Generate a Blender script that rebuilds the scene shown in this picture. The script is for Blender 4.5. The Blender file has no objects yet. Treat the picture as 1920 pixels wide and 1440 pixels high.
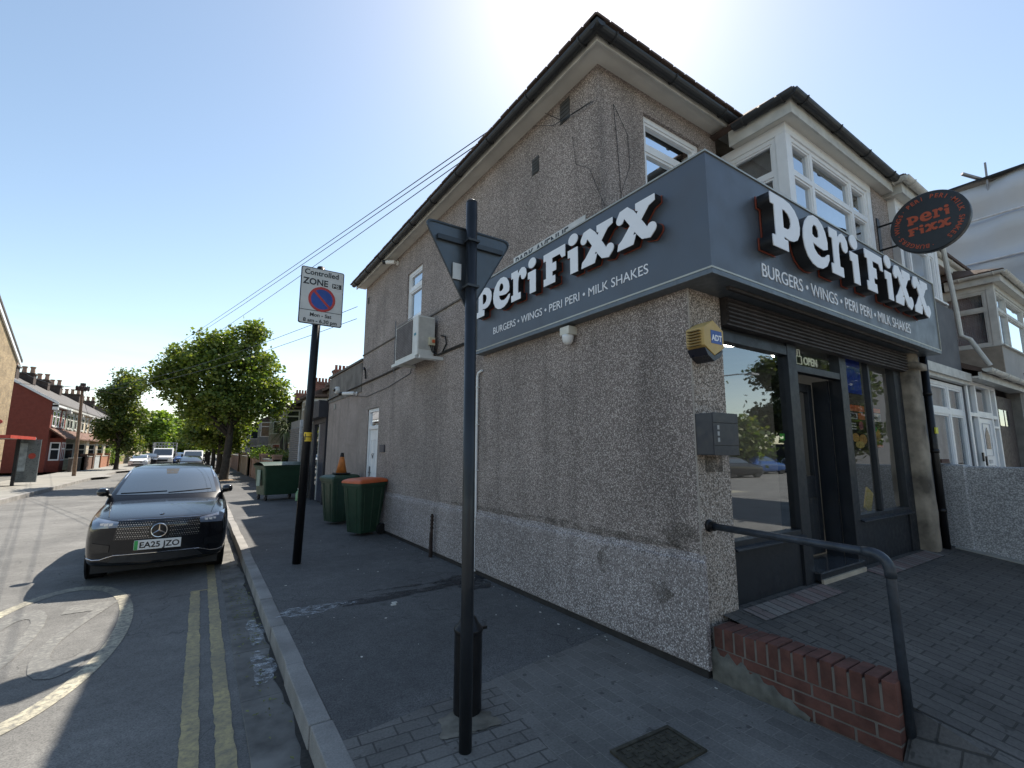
import bpy, bmesh, math, random
from math import radians as R, sin, cos, pi
from mathutils import Vector, Matrix
from mathutils.bvhtree import BVHTree
random.seed(7)
sc = bpy.context.scene
COL = sc.collection
# ------------------------------------------------------------------ camera
F_, YAW, PIT, ROL = 871.5, .584855, .144388, .003388
fw = Vector((sin(YAW)*cos(PIT), cos(YAW)*cos(PIT), sin(PIT)))
rt = Vector((cos(YAW), -sin(YAW), 0)); up = rt.cross(fw)
r2 = rt*cos(ROL) + up*sin(ROL); u2 = -rt*sin(ROL) + up*cos(ROL)
cd = bpy.data.cameras.new("camera"); cam = bpy.data.objects.new("camera", cd); COL.objects.link(cam)
cam.matrix_world = Matrix(((r2.x, u2.x, -fw.x, -3.066), (r2.y, u2.y, -fw.y, -2.151), (r2.z, u2.z, -fw.z, 1.55), (0, 0, 0, 1)))
cd.sensor_width = 36; cd.lens = F_/1920*36; cd.clip_start = .05; cd.clip_end = 3000
sc.camera = cam
# ------------------------------------------------------------------ light
EL, AZ = R(51.0), R(45.2)                 # azimuth from +Y towards +X
SD = Vector((sin(AZ)*cos(EL), cos(AZ)*cos(EL), sin(EL)))
sl = bpy.data.lights.new("sun", 'SUN'); sl.energy = 5.0; sl.angle = R(.5); sl.color = (1, .93, .82)
so = bpy.data.objects.new("sun", sl); COL.objects.link(so); so.rotation_euler = (-SD).to_track_quat('-Z', 'Y').to_euler()
wd = bpy.data.worlds.new("World"); sc.world = wd; wd.use_nodes = True
nt = wd.node_tree; nt.nodes.clear()
def wn(t, **k):
    n = nt.nodes.new(t)
    for a, b in k.items(): setattr(n, a, b)
    return n
sky = wn('ShaderNodeTexSky', sky_type='NISHITA', sun_disc=False, sun_elevation=EL, sun_rotation=AZ, altitude=60, air_density=1.0, dust_density=.35, ozone_density=1.5)
tc = wn('ShaderNodeTexCoord'); mp = wn('ShaderNodeMapping'); mp.inputs['Scale'].default_value = (1.2, 1.2, 9)
nz = wn('ShaderNodeTexNoise'); nz.inputs['Scale'].default_value = 1.7; nz.inputs['Detail'].default_value = 6; nz.inputs['Roughness'].default_value = .55
sx = wn('ShaderNodeSeparateXYZ'); band = wn('ShaderNodeMapRange'); band.inputs[1].default_value = .26; band.inputs[2].default_value = .04
cr = wn('ShaderNodeMapRange'); cr.inputs[1].default_value = .45; cr.inputs[2].default_value = .75
mu = wn('ShaderNodeMath', operation='MULTIPLY'); mu2 = wn('ShaderNodeMath', operation='MULTIPLY'); mu2.inputs[1].default_value = .5
mx = wn('ShaderNodeMix', data_type='RGBA'); mx.inputs[7].default_value = (6.3, 6.6, 6.9, 1)
bg = wn('ShaderNodeBackground'); bg.inputs['Strength'].default_value = .128; out = wn('ShaderNodeOutputWorld')
L = nt.links.new
L(tc.outputs['Generated'], mp.inputs['Vector']); L(mp.outputs[0], nz.inputs['Vector']); L(tc.outputs['Generated'], sx.inputs[0])
L(sx.outputs[2], band.inputs[0]); L(nz.outputs[0], cr.inputs[0]); L(cr.outputs[0], mu.inputs[0]); L(band.outputs[0], mu.inputs[1])
L(mu.outputs[0], mu2.inputs[0]); L(mu2.outputs[0], mx.inputs[0]); L(sky.outputs[0], mx.inputs[6]); tn = wn('ShaderNodeMix', data_type='RGBA', blend_type='MULTIPLY'); tn.inputs[0].default_value = 1; tn.inputs[7].default_value = (1.10, 1.02, .88, 1); L(mx.outputs[2], tn.inputs[6]); L(tn.outputs[2], bg.inputs[0]); L(bg.outputs[0], out.inputs[0])
sc.view_settings.view_transform = 'Standard'; sc.view_settings.look = 'None'; sc.view_settings.exposure = .80; sc.view_settings.gamma = 1
sc.render.resolution_x = 1024; sc.render.resolution_y = 768
# ------------------------------------------------------------------ helpers
class G:
    def __init__(s): s.bm = bmesh.new()
    def face(s, pts):
        try: return s.bm.faces.new([s.bm.verts.new(p) for p in pts])
        except ValueError: return None
    def box(s, x0, x1, y0, y1, z0, z1, M=None):
        v = [Vector((x, y, z)) for z in (z0, z1) for y in (y0, y1) for x in (x0, x1)]
        if M: v = [M @ p for p in v]
        v = [s.bm.verts.new(p) for p in v]
        for f in ((0, 2, 3, 1), (4, 5, 7, 6), (0, 1, 5, 4), (2, 6, 7, 3), (0, 4, 6, 2), (1, 3, 7, 5)): s.bm.faces.new([v[i] for i in f])
        return s
    def prism(s, pts, ax, a, b, M=None):     # pts in the two other axes (cyclic order kept)
        def P(p, d):
            q = [0, 0, 0]; o = [i for i in range(3) if i != ax]; q[ax] = d; q[o[0]], q[o[1]] = p; q = Vector(q); return M @ q if M else q
        A = [s.bm.verts.new(P(p, a)) for p in pts]; B = [s.bm.verts.new(P(p, b)) for p in pts]; n = len(pts)
        s.bm.faces.new(A[::-1]); s.bm.faces.new(B)
        for i in range(n): s.bm.faces.new((A[i], A[(i+1) % n], B[(i+1) % n], B[i]))
        return s
    def tube(s, pts, r, n=10, cap=True):
        pts = [Vector(p) for p in pts]; rs = r if isinstance(r, (list, tuple)) else [r]*len(pts); rings = []; last = None
        for i, p in enumerate(pts):
            t = (pts[min(i+1, len(pts)-1)] - pts[max(i-1, 0)]).normalized()
            if last is None: a = t.orthogonal().normalized()
            else: a = (last - t*last.dot(t)).normalized()
            last = a; b = t.cross(a)
            rings.append([s.bm.verts.new(p + (a*cos(2*pi*k/n) + b*sin(2*pi*k/n))*rs[i]) for k in range(n)])
        for q, w in zip(rings, rings[1:]):
            for k in range(n): s.bm.faces.new((q[k], q[(k+1) % n], w[(k+1) % n], w[k]))
        if cap: s.bm.faces.new(rings[0][::-1]); s.bm.faces.new(rings[-1])
        return s
    def lathe(s, prof, c=(0, 0, 0), n=24, M=None):   # prof: (r, z)
        c = Vector(c); rings = []
        for r, z in prof: rings.append([s.bm.verts.new((M @ Vector((r*cos(2*pi*k/n), r*sin(2*pi*k/n), z)) if M else Vector((r*cos(2*pi*k/n), r*sin(2*pi*k/n), z))) + c) for k in range(n)])
        for q, w in zip(rings, rings[1:]):
            for k in range(n): s.bm.faces.new((q[k], q[(k+1) % n], w[(k+1) % n], w[k]))
        s.bm.faces.new(rings[0][::-1]); s.bm.faces.new(rings[-1]); return s
    def grid(s, rows):
        V = [[s.bm.verts.new(p) for p in r] for r in rows]
        for a, b in zip(V, V[1:]):
            for i in range(len(a)-1):
                try: s.bm.faces.new((a[i], a[i+1], b[i+1], b[i]))
                except ValueError: pass
        return s
    def out(s, name, m, parent=None, bev=0, smooth=False, sub=0, loc=None, weld=False, fix=True):
        if weld: bmesh.ops.remove_doubles(s.bm, verts=s.bm.verts, dist=1e-4)
        if fix: bmesh.ops.recalc_face_normals(s.bm, faces=s.bm.faces)
        me = bpy.data.meshes.new(name); s.bm.to_mesh(me); s.bm.free()
        for q in (m if isinstance(m, (list, tuple)) else [m]): me.materials.append(q)
        o = bpy.data.objects.new(name, me); COL.objects.link(o)
        if loc: o.location = loc
        if parent: keep(o, parent)
        if smooth:
            me.polygons.foreach_set('use_smooth', [True]*len(me.polygons))
        if bev:
            b = o.modifiers.new('b', 'BEVEL'); b.width = bev; b.segments = 2; b.limit_method = 'ANGLE'; b.angle_limit = R(40)
            me.polygons.foreach_set('use_smooth', [True]*len(me.polygons)); w = o.modifiers.new('w', 'WEIGHTED_NORMAL'); w.keep_sharp = True
        if sub:
            b = o.modifiers.new('s', 'SUBSURF'); b.levels = b.render_levels = sub
        return o
def tag(o, label=None, cat=None, group=None, kind=None):
    if label: o['label'] = label
    if cat: o['category'] = cat
    if group: o['group'] = group
    if kind: o['kind'] = kind
    return o
def thing(name, loc, label, cat, rz=0, group=None):
    o = bpy.data.objects.new(name, None); COL.objects.link(o); o.location = loc; o.rotation_euler = (0, 0, rz); o.empty_display_size = .2
    return tag(o, label, cat, group)
def struct(o): o['kind'] = 'structure'; return o
def wm(o):
    b = Matrix.LocRotScale(o.location, o.rotation_euler, o.scale)
    return (wm(o.parent) @ o.matrix_parent_inverse @ b) if o.parent else b
def keep(o, parent):      # parent without moving
    m = wm(parent); o.parent = parent; o.matrix_parent_inverse = m.inverted(); return o
def copy_tree(o, parent=None):
    c = o.copy(); COL.objects.link(c)
    if parent: c.parent = parent
    for ch in list(o.children): copy_tree(ch, c)
    return c
# ------------------------------------------------------------------ materials
class M_:
    def __init__(s, name):
        s.m = bpy.data.materials.new(name); s.m.use_nodes = True; s.t = s.m.node_tree; s.p = s.t.nodes['Principled BSDF']
    def n(s, t, **k):
        n = s.t.nodes.new(t)
        for a, b in k.items(): setattr(n, a, b)
        return n
    def l(s, a, b): s.t.links.new(a, b)
    def pos(s): return s.n('ShaderNodeNewGeometry').outputs['Position']
    def obj(s): return s.n('ShaderNodeTexCoord').outputs['Object']
    def noise(s, vec, scale, det=4, rough=.55, sc3=None):
        if sc3: q = s.n('ShaderNodeMapping'); q.inputs['Scale'].default_value = sc3; s.l(vec, q.inputs[0]); vec = q.outputs[0]
        n = s.n('ShaderNodeTexNoise'); n.inputs['Scale'].default_value = scale; n.inputs['Detail'].default_value = det; n.inputs['Roughness'].default_value = rough
        s.l(vec, n.inputs['Vector']); return n.outputs[0]
    def ramp(s, fac, stops):
        r = s.n('ShaderNodeValToRGB'); e = r.color_ramp.elements
        while len(e) < len(stops): e.new(.5)
        for k, (p, c) in enumerate(stops): e[k].position = p; e[k].color = (*c, 1) if len(c) == 3 else c
        s.l(fac, r.inputs[0]); return r.outputs[0]
    def rng(s, fac, a, b, c=0, d=1):
        r = s.n('ShaderNodeMapRange')
        for i, v in enumerate((a, b, c, d)): r.inputs[i+1].default_value = v
        s.l(fac, r.inputs[0]); return r.outputs[0]
    def mix(s, fac, a, b, mode='MIX'):
        r = s.n('ShaderNodeMix', data_type='RGBA', blend_type=mode)
        for i, v in ((0, fac), (6, a), (7, b)):
            if isinstance(v, (int, float)): r.inputs[i].default_value = v
            elif isinstance(v, tuple): r.inputs[i].default_value = (*v, 1)
            else: s.l(v, r.inputs[i])
        return r.outputs[2]
    def bump(s, h, st=.3, d=.01):
        b = s.n('ShaderNodeBump'); b.inputs['Strength'].default_value = st; b.inputs['Distance'].default_value = d; s.l(h, b.inputs['Height'])
        s.l(b.outputs[0], s.p.inputs['Normal']); return s
    def col(s, c):
        if isinstance(c, tuple): s.p.inputs['Base Color'].default_value = (*c, 1)
        else: s.l(c, s.p.inputs['Base Color'])
        return s
    def set(s, **k):
        for a, b in k.items(): s.p.inputs[{'rough': 'Roughness', 'metal': 'Metallic', 'spec': 'Specular IOR Level', 'coat': 'Coat Weight', 'trans': 'Transmission Weight', 'alpha': 'Alpha'}[a]].default_value = b
        return s
MATS = {}
def simple(name, c, rough=.6, metal=0, var=.25, scale=6, bump=0, bscale=60, coat=0):
    """plain stuff with a little dirt / tone variation"""
    if name in MATS: return MATS[name]
    m = M_(name); p = m.obj(); n1 = m.noise(p, scale, 5)
    v = m.rng(n1, .3, .7, 1-var, 1+var*.6); cc = m.mix(1.0, c, v, 'MULTIPLY'); m.col(cc).set(rough=rough, metal=metal, coat=coat)
    rr = m.rng(m.noise(p, scale*3), .3, .7, max(rough-.08, .03), min(rough+.12, 1)); m.l(rr, m.p.inputs['Roughness'])
    if bump: m.bump(m.noise(p, bscale, 3), bump, .004)
    MATS[name] = m.m; return m.m
def emit(name, c, s):
    m = M_(name); m.col(c); m.p.inputs['Emission Color'].default_value = (*c, 1); m.p.inputs['Emission Strength'].default_value = s; return m.m
def dash(name, stops, scale=95, tint=None, stain=.5):
    m = M_(name); p = m.pos()
    v = m.n('ShaderNodeTexVoronoi'); v.inputs['Scale'].default_value = scale; m.l(p, v.inputs['Vector'])
    s_ = m.n('ShaderNodeSeparateColor'); m.l(v.outputs['Color'], s_.inputs[0])
    c = m.ramp(s_.outputs[0], stops)
    big = m.rng(m.noise(p, 1.1, 5), .35, .7, 1-stain*.4, 1.1); c = m.mix(1.0, c, big, 'MULTIPLY')
    st = m.rng(m.noise(p, 1.0, 4, .6, (3.5, 3.5, .35)), .5, .72, 1, 1-stain*.55); c = m.mix(1.0, c, st, 'MULTIPLY')
    edge = m.rng(v.outputs['Distance'], .25, .75, 1, .45); c = m.mix(1.0, c, edge, 'MULTIPLY')
    m.col(c).set(rough=.85); m.bump(v.outputs['Distance'], -.9, .006); return m.m
PEB = dash('pebbledash_grey', [(0, (.17, .14, .122)), (.25, (.29, .24, .21)), (.55, (.42, .345, .315)), (.8, (.53, .445, .405)), (1, (.80, .71, .64))], 128)
PEBL = dash('pebbledash_pale', [(0, (.17, .145, .14)), (.22, (.31, .265, .25)), (.5, (.44, .385, .365)), (.8, (.57, .51, .485)), (1, (.84, .79, .77))], 112, stain=.45)
PEBW = dash('pebbledash_warm', [(0, (.13, .105, .085)), (.3, (.33, .27, .225)), (.6, (.52, .44, .375)), (.85, (.66, .57, .50)), (1, (.80, .73, .66))], 104, stain=.25)
def asphalt(name, c0, c1, scale=160, crack=True, rough=.85):
    m = M_(name); p = m.pos(); v = m.n('ShaderNodeTexVoronoi'); v.inputs['Scale'].default_value = scale; m.l(p, v.inputs['Vector'])
    s_ = m.n('ShaderNodeSeparateColor'); m.l(v.outputs['Color'], s_.inputs[0]); c = m.mix(s_.outputs[0], c0, c1); c = m.mix(m.rng(m.noise(p, .35, 3, .5), .56, .60, 0, .22), c, (c0[0]*.75, c0[1]*.75, c0[2]*.78)); c = m.mix(m.rng(m.noise(p, 3.1, 3, .5), .70, .74, 0, .45), c, (c0[0]*.6, c0[1]*.6, c0[2]*.6))
    c = m.mix(1.0, c, m.rng(m.noise(p, .9, 6, .6), .3, .7, .72, 1.22), 'MULTIPLY'); c = m.mix(1.0, c, m.rng(m.noise(p, 9, 4), .35, .7, .88, 1.1), 'MULTIPLY')
    if crack:
        w = m.n('ShaderNodeTexVoronoi', feature='DISTANCE_TO_EDGE'); w.inputs['Scale'].default_value = .45
        q = m.n('ShaderNodeVectorMath', operation='ADD'); nn = m.n('ShaderNodeTexNoise'); nn.inputs['Scale'].default_value = 2.5; m.l(p, nn.inputs['Vector']); m.l(p, q.inputs[0]); m.l(nn.outputs['Color'], q.inputs[1]); m.l(q.outputs[0], w.inputs['Vector'])
        c = m.mix(1.0, c, m.rng(w.outputs[0], 0, .006, .55, 1), 'MULTIPLY')
    m.col(c).set(rough=rough); m.bump(s_.outputs[1], .35, .004); return m.m
ROAD = asphalt('road_asphalt', (.11, .107, .10), (.21, .203, .19))
TARM = asphalt('footway_tarmac', (.062, .061, .06), (.15, .147, .143), 150)
def blocks(name, ca, cb, mort, bw=.2, bh=.1, rot=0, ms=.006, dirt=.4, off=.5, rough=.85):
    m = M_(name); p = m.pos(); q = m.n('ShaderNodeMapping'); q.inputs['Rotation'].default_value = (0, 0, rot); m.l(p, q.inputs[0])
    b = m.n('ShaderNodeTexBrick', offset=off); b.inputs['Scale'].default_value = 1; b.inputs['Brick Width'].default_value = bw; b.inputs['Row Height'].default_value = bh; b.inputs['Mortar Size'].default_value = ms; b.inputs['Mortar Smooth'].default_value = .4
    b.inputs['Color1'].default_value = (*ca, 1); b.inputs['Color2'].default_value = (*cb, 1); b.inputs['Mortar'].default_value = (*mort, 1); m.l(q.outputs[0], b.inputs['Vector'])
    c = m.mix(1.0, b.outputs[0], m.rng(m.noise(p, 1.3, 6, .65), .3, .72, 1-dirt, 1.15), 'MULTIPLY'); c = m.mix(1.0, c, m.rng(m.noise(p, 70, 2), .3, .7, .8, 1.15), 'MULTIPLY')
    sp = m.rng(m.noise(p, 14, 2), .66, .7, 1, .55); c = m.mix(1.0, c, sp, 'MULTIPLY')
    m.col(c).set(rough=rough); m.bump(m.rng(b.outputs[1], 0, 1, 1, 0), .6, .008); return m.m
BLK = blocks('footway_blocks', (.15, .142, .13), (.19, .18, .165), (.25, .235, .21), .2, .1, R(91), .003)
FLG = blocks('footway_setts', (.16, .15, .138), (.205, .193, .176), (.09, .085, .078), .2, .1, R(4), .006, .4, .3)
FORE = blocks('forecourt_blocks', (.085, .078, .072), (.118, .108, .098), (.045, .042, .038), .2, .1, R(90), .006, .5)
REDB = blocks('reddish_edge_blocks', (.20, .12, .11), (.24, .22, .20), (.06, .055, .05), .1, .2, 0, .008, .4)
def brick(name, ca, cb, mort, axis='y', bw=.215, bh=.075, dirt=.35, ms=.01):
    m = M_(name); p = m.pos(); s3 = m.n('ShaderNodeSeparateXYZ'); m.l(p, s3.inputs[0]); cx = m.n('ShaderNodeCombineXYZ')
    ad = m.n('ShaderNodeMath', operation='ADD'); m.l(s3.outputs[0], ad.inputs[0]); m.l(s3.outputs[1], ad.inputs[1]); m.l(ad.outputs[0], cx.inputs[0]); m.l(s3.outputs[2], cx.inputs[1])
    b = m.n('ShaderNodeTexBrick'); b.inputs['Scale'].default_value = 1; b.inputs['Brick Width'].default_value = bw; b.inputs['Row Height'].default_value = bh; b.inputs['Mortar Size'].default_value = ms
    b.inputs['Color1'].default_value = (*ca, 1); b.inputs['Color2'].default_value = (*cb, 1); b.inputs['Mortar'].default_value = (*mort, 1); m.l(cx.outputs[0], b.inputs['Vector'])
    c = m.mix(1.0, b.outputs[0], m.rng(m.noise(p, 2.2, 5), .3, .7, 1-dirt, 1.15), 'MULTIPLY'); m.col(c).set(rough=.88); m.bump(m.rng(b.outputs[1], 0, 1, 1, 0), .5, .006); return m.m
REDBR = brick('red_brick', (.26, .075, .045), (.19, .055, .038), (.30, .24, .19))
YELBR = brick('stock_brick', (.42, .30, .16), (.30, .21, .11), (.32, .27, .2))
MAROON = simple('maroon_masonry_paint', (.17, .045, .035), .8, var=.12)
CONC = simple('concrete', (.33, .32, .29), .9, var=.3, scale=3, bump=.3)
KERB = M_('kerb_granite')
_p = KERB.pos(); _c = KERB.mix(KERB.noise(_p, 120, 2), (.18, .17, .16), (.42, .40, .37)); _c = KERB.mix(1.0, _c, KERB.rng(KERB.noise(_p, 2.5, 5), .3, .7, .6, 1.15), 'MULTIPLY'); KERB.col(_c).set(rough=.85); KERB.bump(KERB.noise(_p, 60), .4, .004); KERB = KERB.m
CHAN = simple('channel_slab', (.155, .148, .135), .85, var=.6, scale=3.5, bump=.3)
def paint(name, c, lo, hi, base=(.10, .098, .09)):
    m = M_(name); p = m.pos(); f = m.rng(m.noise(p, 22, 6, .75), lo, hi); f2 = m.rng(m.noise(p, 2.3, 5, .6), .35, .65, .35, 1)
    mm = m.n('ShaderNodeMath', operation='MULTIPLY'); m.l(f, mm.inputs[0]); m.l(f2, mm.inputs[1]); m.col(m.mix(mm.outputs[0], base, c)).set(rough=.75); return m.m
WPAINT = paint('worn_white_paint', (.56, .51, .37), .36, .60, (.13, .125, .115))
WPAINT2 = paint('ghosted_white_paint', (.34, .33, .29), .44, .70, (.13, .127, .12))
YPAINT = paint('worn_yellow_paint', (.50, .40, .19), .30, .6, (.17, .155, .12))
UPVC = simple('white_upvc', (.78, .79, .80), .35, var=.06)
UPVCD = simple('aged_white_upvc', (.55, .54, .50), .5, var=.2)
SOFF = simple('soffit_board', (.66, .64, .58), .6, var=.12, scale=2)
GUT = simple('black_gutter_plastic', (.025, .027, .03), .45, var=.2)
TILE = simple('roof_tile', (.11, .075, .06), .85, var=.35, scale=3, bump=.5, bscale=25)
SLATE = simple('roof_slate', (.10, .09, .085), .8, var=.3, scale=3)
TILEP = simple('pale_roof_tile', (.27, .20, .16), .85, var=.25, scale=3)
ANTH = simple('anthracite_metal', (.016, .020, .027), .42, .3, var=.12)
SIGNB = simple('sign_panel_grey', (.098, .112, .135), .38, .35, var=.05, scale=1.5)
SIGNT = simple('sign_edge_trim', (.42, .40, .34), .35, .6, var=.1)
LETW = simple('letter_face_white', (.82, .83, .86), .4, var=.04)
LETD = simple('letter_return_dark', (.02, .02, .022), .4, var=.1)
LETO = simple('letter_orange', (.24, .055, .032), .5, var=.1)
BLKM = simple('black_painted_steel', (.012, .012, .014), .38, .4, var=.3, scale=9)
GALV = simple('grey_steel', (.16, .17, .18), .5, .6, var=.2)
GREYP = simple('grey_pole_steel', (.10, .115, .13), .38, .6, var=.15, scale=4)
WHITEM = simple('white_enamel', (.78, .78, .77), .35, var=.06)
CREAM = simple('cream_plastic', (.62, .60, .52), .45, var=.1)
BINB = simple('bin_green_plastic', (.02, .055, .03), .45, var=.2, scale=5)
BINO = simple('bin_orange_lid', (.60, .13, .04), .5, var=.15)
RUB = simple('black_rubber', (.012, .012, .012), .7, var=.2)
DARK = simple('dark_interior', (.025, .025, .028), .8)
CURT = simple('net_curtain', (.55, .56, .58), .9, var=.3, scale=4)
def glass(name, tint, fac=.18, gl=(.9, .95, 1)):
    m = M_(name); m.t.nodes.remove(m.p); o = m.t.nodes['Material Output']
    tr = m.n('ShaderNodeBsdfTransparent'); tr.inputs[0].default_value = (*tint, 1); g = m.n('ShaderNodeBsdfGlossy'); g.inputs[0].default_value = (*gl, 1); g.inputs['Roughness'].default_value = .015
    f = m.n('ShaderNodeFresnel'); f.inputs[0].default_value = 1.5; a = m.n('ShaderNodeMath', operation='MULTIPLY_ADD'); a.inputs[1].default_value = 1-fac; a.inputs[2].default_value = fac; m.l(f.outputs[0], a.inputs[0])
    x = m.n('ShaderNodeMixShader'); m.l(a.outputs[0], x.inputs[0]); m.l(tr.outputs[0], x.inputs[1]); m.l(g.outputs[0], x.inputs[2]); m.l(x.outputs[0], o.inputs[0]); return m.m
SHOPG = glass('shop_window_glass', (.84, .86, .87), .24)
HOUSEG = glass('house_window_glass', (.72, .76, .78), .25)
UPG = glass('upper_window_glass', (.72, .76, .78), .55)
CLRG = glass('clear_glass', (.8, .83, .82), .12)
DGL = M_('dark_glass'); DGL.col((.02, .025, .03)).set(rough=.04, coat=.5); DGL = DGL.m
# ------------------------------------------------------------------ text
def text(body, size, mat, loc, rot, parent=None, name='lettering', ext=.001, align='LEFT', sx=1, off=0, space=1, valign='BOTTOM_BASELINE', bold=0):
    c = bpy.data.curves.new(name, 'FONT'); c.body = body; c.size = size; c.extrude = ext; c.align_x = align; c.align_y = valign; c.offset = off + bold; c.space_character = space; c.resolution_u = 4
    o = bpy.data.objects.new('t', c); COL.objects.link(o); bpy.context.view_layer.update()
    me = bpy.data.meshes.new_from_object(o); me.name = name; COL.objects.unlink(o); bpy.data.objects.remove(o)
    me.transform(Matrix.LocRotScale(Vector(loc), rot.to_quaternion() if isinstance(rot, Matrix) else __import__('mathutils').Euler(rot), Vector((sx, 1, 1))))
    me.materials.clear(); me.materials.append(mat); q = bpy.data.objects.new(name, me); COL.objects.link(q)
    if parent: keep(q, parent)
    return q
def twidth(body, size, off=0):
    c = bpy.data.curves.new('w', 'FONT'); c.body = body; c.size = size; o = bpy.data.objects.new('t', c); COL.objects.link(o); bpy.context.view_layer.update(); w = o.dimensions.x; COL.objects.unlink(o); bpy.data.objects.remove(o); return w
RF = (R(90), 0, 0)            # on a wall that faces -Y
RS = (R(90), 0, R(-90))       # on a wall that faces -X
def shape2d(polys, ext=.01, off=0):
    """2D outline(s) with holes -> mesh data (x right, y up, z thickness)"""
    c = bpy.data.curves.new('c', 'CURVE'); c.dimensions = '2D'; c.fill_mode = 'BOTH'; c.extrude = ext; c.offset = off
    for pl in polys:
        s = c.splines.new('POLY'); s.points.add(len(pl)-1)
        for k, (x, y) in enumerate(pl): s.points[k].co = (x, y, 0, 1)
        s.use_cyclic_u = True
    o = bpy.data.objects.new('t', c); COL.objects.link(o); bpy.context.view_layer.update(); me = bpy.data.meshes.new_from_object(o); COL.objects.unlink(o); bpy.data.objects.remove(o); return me
def ell(cx, cy, rx, ry, n=20, a0=0, a1=360): return [(cx+rx*cos(R(a0+(a1-a0)*k/n)), cy+ry*sin(R(a0+(a1-a0)*k/n))) for k in range(n if a1-a0 == 360 else n+1)]
def ribbon(c, w):
    P = [Vector(p) for p in c]; Lf, Rg = [], []
    for i, p in enumerate(P):
        t = (P[min(i+1, len(P)-1)]-P[max(i-1, 0)]).normalized(); n = Vector((-t.y, t.x)); Lf.append(p+n*w[i]); Rg.append(p-n*w[i])
    def cap(p, a, r, s): return [(p.x+r*cos(a+s*pi*k/8), p.y+r*sin(a+s*pi*k/8)) for k in range(1, 8)]
    t1 = (P[-1]-P[-2]).normalized(); t0 = (P[1]-P[0]).normalized()
    a1 = math.atan2(t1.y, t1.x)+pi/2; a0 = math.atan2(t0.y, t0.x)-pi/2
    return [tuple(v) for v in Lf] + cap(P[-1], a1, w[-1], -1) + [tuple(v) for v in Rg[::-1]] + cap(P[0], a0, w[0], -1)
# ------------------------------------------------------------------ the hand-lettered shop name
GL = {}
GL['P'] = [[[(0, 1.05), (.5, 1.05), (.72, 1.02), (.9, .93), (1.03, .78), (1.06, .62), (1.03, .47), (.93, .33), (.78, .26), (.6, .24), (.42, .27), (.42, .22), (.55, .22), (.55, 0), (0, 0), (0, .22), (.12, .22), (.12, .83), (0, .83)],
            [(.42, .82), (.5, .82), (.62, .78), (.7, .7), (.71, .6), (.66, .5), (.56, .45), (.42, .45)]]]
GL['e'] = [[[(1.04, .46), (1.06, .62), (1.0, .82), (.88, .97), (.7, 1.06), (.5, 1.07), (.3, 1.0), (.13, .85), (.03, .66), (0, .47), (.04, .28), (.15, .11), (.32, 0), (.52, -.04), (.74, -.02), (.95, .08), (1.08, .24), (1.09, .36), (1.0, .34), (.88, .26), (.72, .22), (.56, .25), (.44, .34), (.4, .46), (.62, .42), (.85, .4)],
            [(.4, .64), (.42, .78), (.5, .87), (.6, .86), (.67, .77), (.68, .66), (.6, .6), (.48, .6)]]]
GL['r'] = [[[(0, 1.02), (.38, 1.02), (.40, .88), (.5, .98), (.62, 1.03), (.76, 1.0), (.86, .9), (.88, .76), (.84, .66), (.74, .6), (.62, .63), (.57, .72), (.56, .8), (.48, .8), (.42, .7), (.40, .55), (.40, .22), (.55, .22), (.55, 0), (0, 0), (0, .22), (.12, .22), (.12, .8), (0, .8)]]]
GL['i'] = [[[(0, .72), (.42, .72), (.42, 0), (.1, 0), (.1, .5), (0, .5)]], [ell(.24, .98, .2, .17)]]
GL['F'] = [[[(0, 1), (1.02, 1), (1.02, .64), (.86, .64), (.78, .78), (.42, .78), (.42, .62), (.6, .62), (.6, .36), (.42, .36), (.42, .22), (.55, .22), (.55, 0), (0, 0), (0, .22), (.12, .22), (.12, .78), (0, .78)]]]
GL['X'] = [[[(.62, 1), (1.2, 1), (1.2, .84), (1.02, .78), (.52, .24), (.62, .24), (.52, 0), (0, 0), (.04, .17), (.16, .24), (.70, .78), (.62, .82)]],
           [ribbon([(.13, .78), (.2, .88), (.32, .9), (.45, .76), (.6, .54), (.75, .32), (.88, .14), (1.0, .11), (1.08, .2)], [.13, .14, .14, .15, .15, .15, .14, .14, .14])]]
WORD = [('P', 0), ('e', 1.17), ('r', 2.35), ('i', 3.31), ('F', 4.14), ('i', 5.27), ('X', 5.83), ('X', 7.16)]
WORD2 = [('P', 0), ('e', 1.17), ('r', 2.35), ('i', 3.31)], [('F', 0), ('i', 1.12), ('X', 1.68), ('X', 2.95)]
def letter(ch, u, s, org, rot, parent, layers, name='letter', grp=None):
    """one letter: list of (material, depth0, depth1, grow); depth grows out of the wall"""
    Rm = __import__('mathutils').Euler(rot).to_matrix().to_4x4(); first = None
    for nm, mat, d0, d1, off in layers:
        bm = bmesh.new()
        for k, shp in enumerate(GL[ch]):
            pad = .0015*k; me = shape2d([[(x*s, y*s) for x, y in pl] for pl in shp], ext=(d1-d0)/2+pad, off=off)
            me.transform(Matrix.Translation((u*s, 0, (d0+d1)/2+pad))); bm.from_mesh(me); bpy.data.meshes.remove(me)
        me = bpy.data.meshes.new(nm); bm.to_mesh(me); bm.free(); me.transform(Matrix.Translation(org) @ Rm); me.materials.append(mat)
        o = bpy.data.objects.new(nm, me); COL.objects.link(o); keep(o, first or parent); first = first or o
    return first
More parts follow.
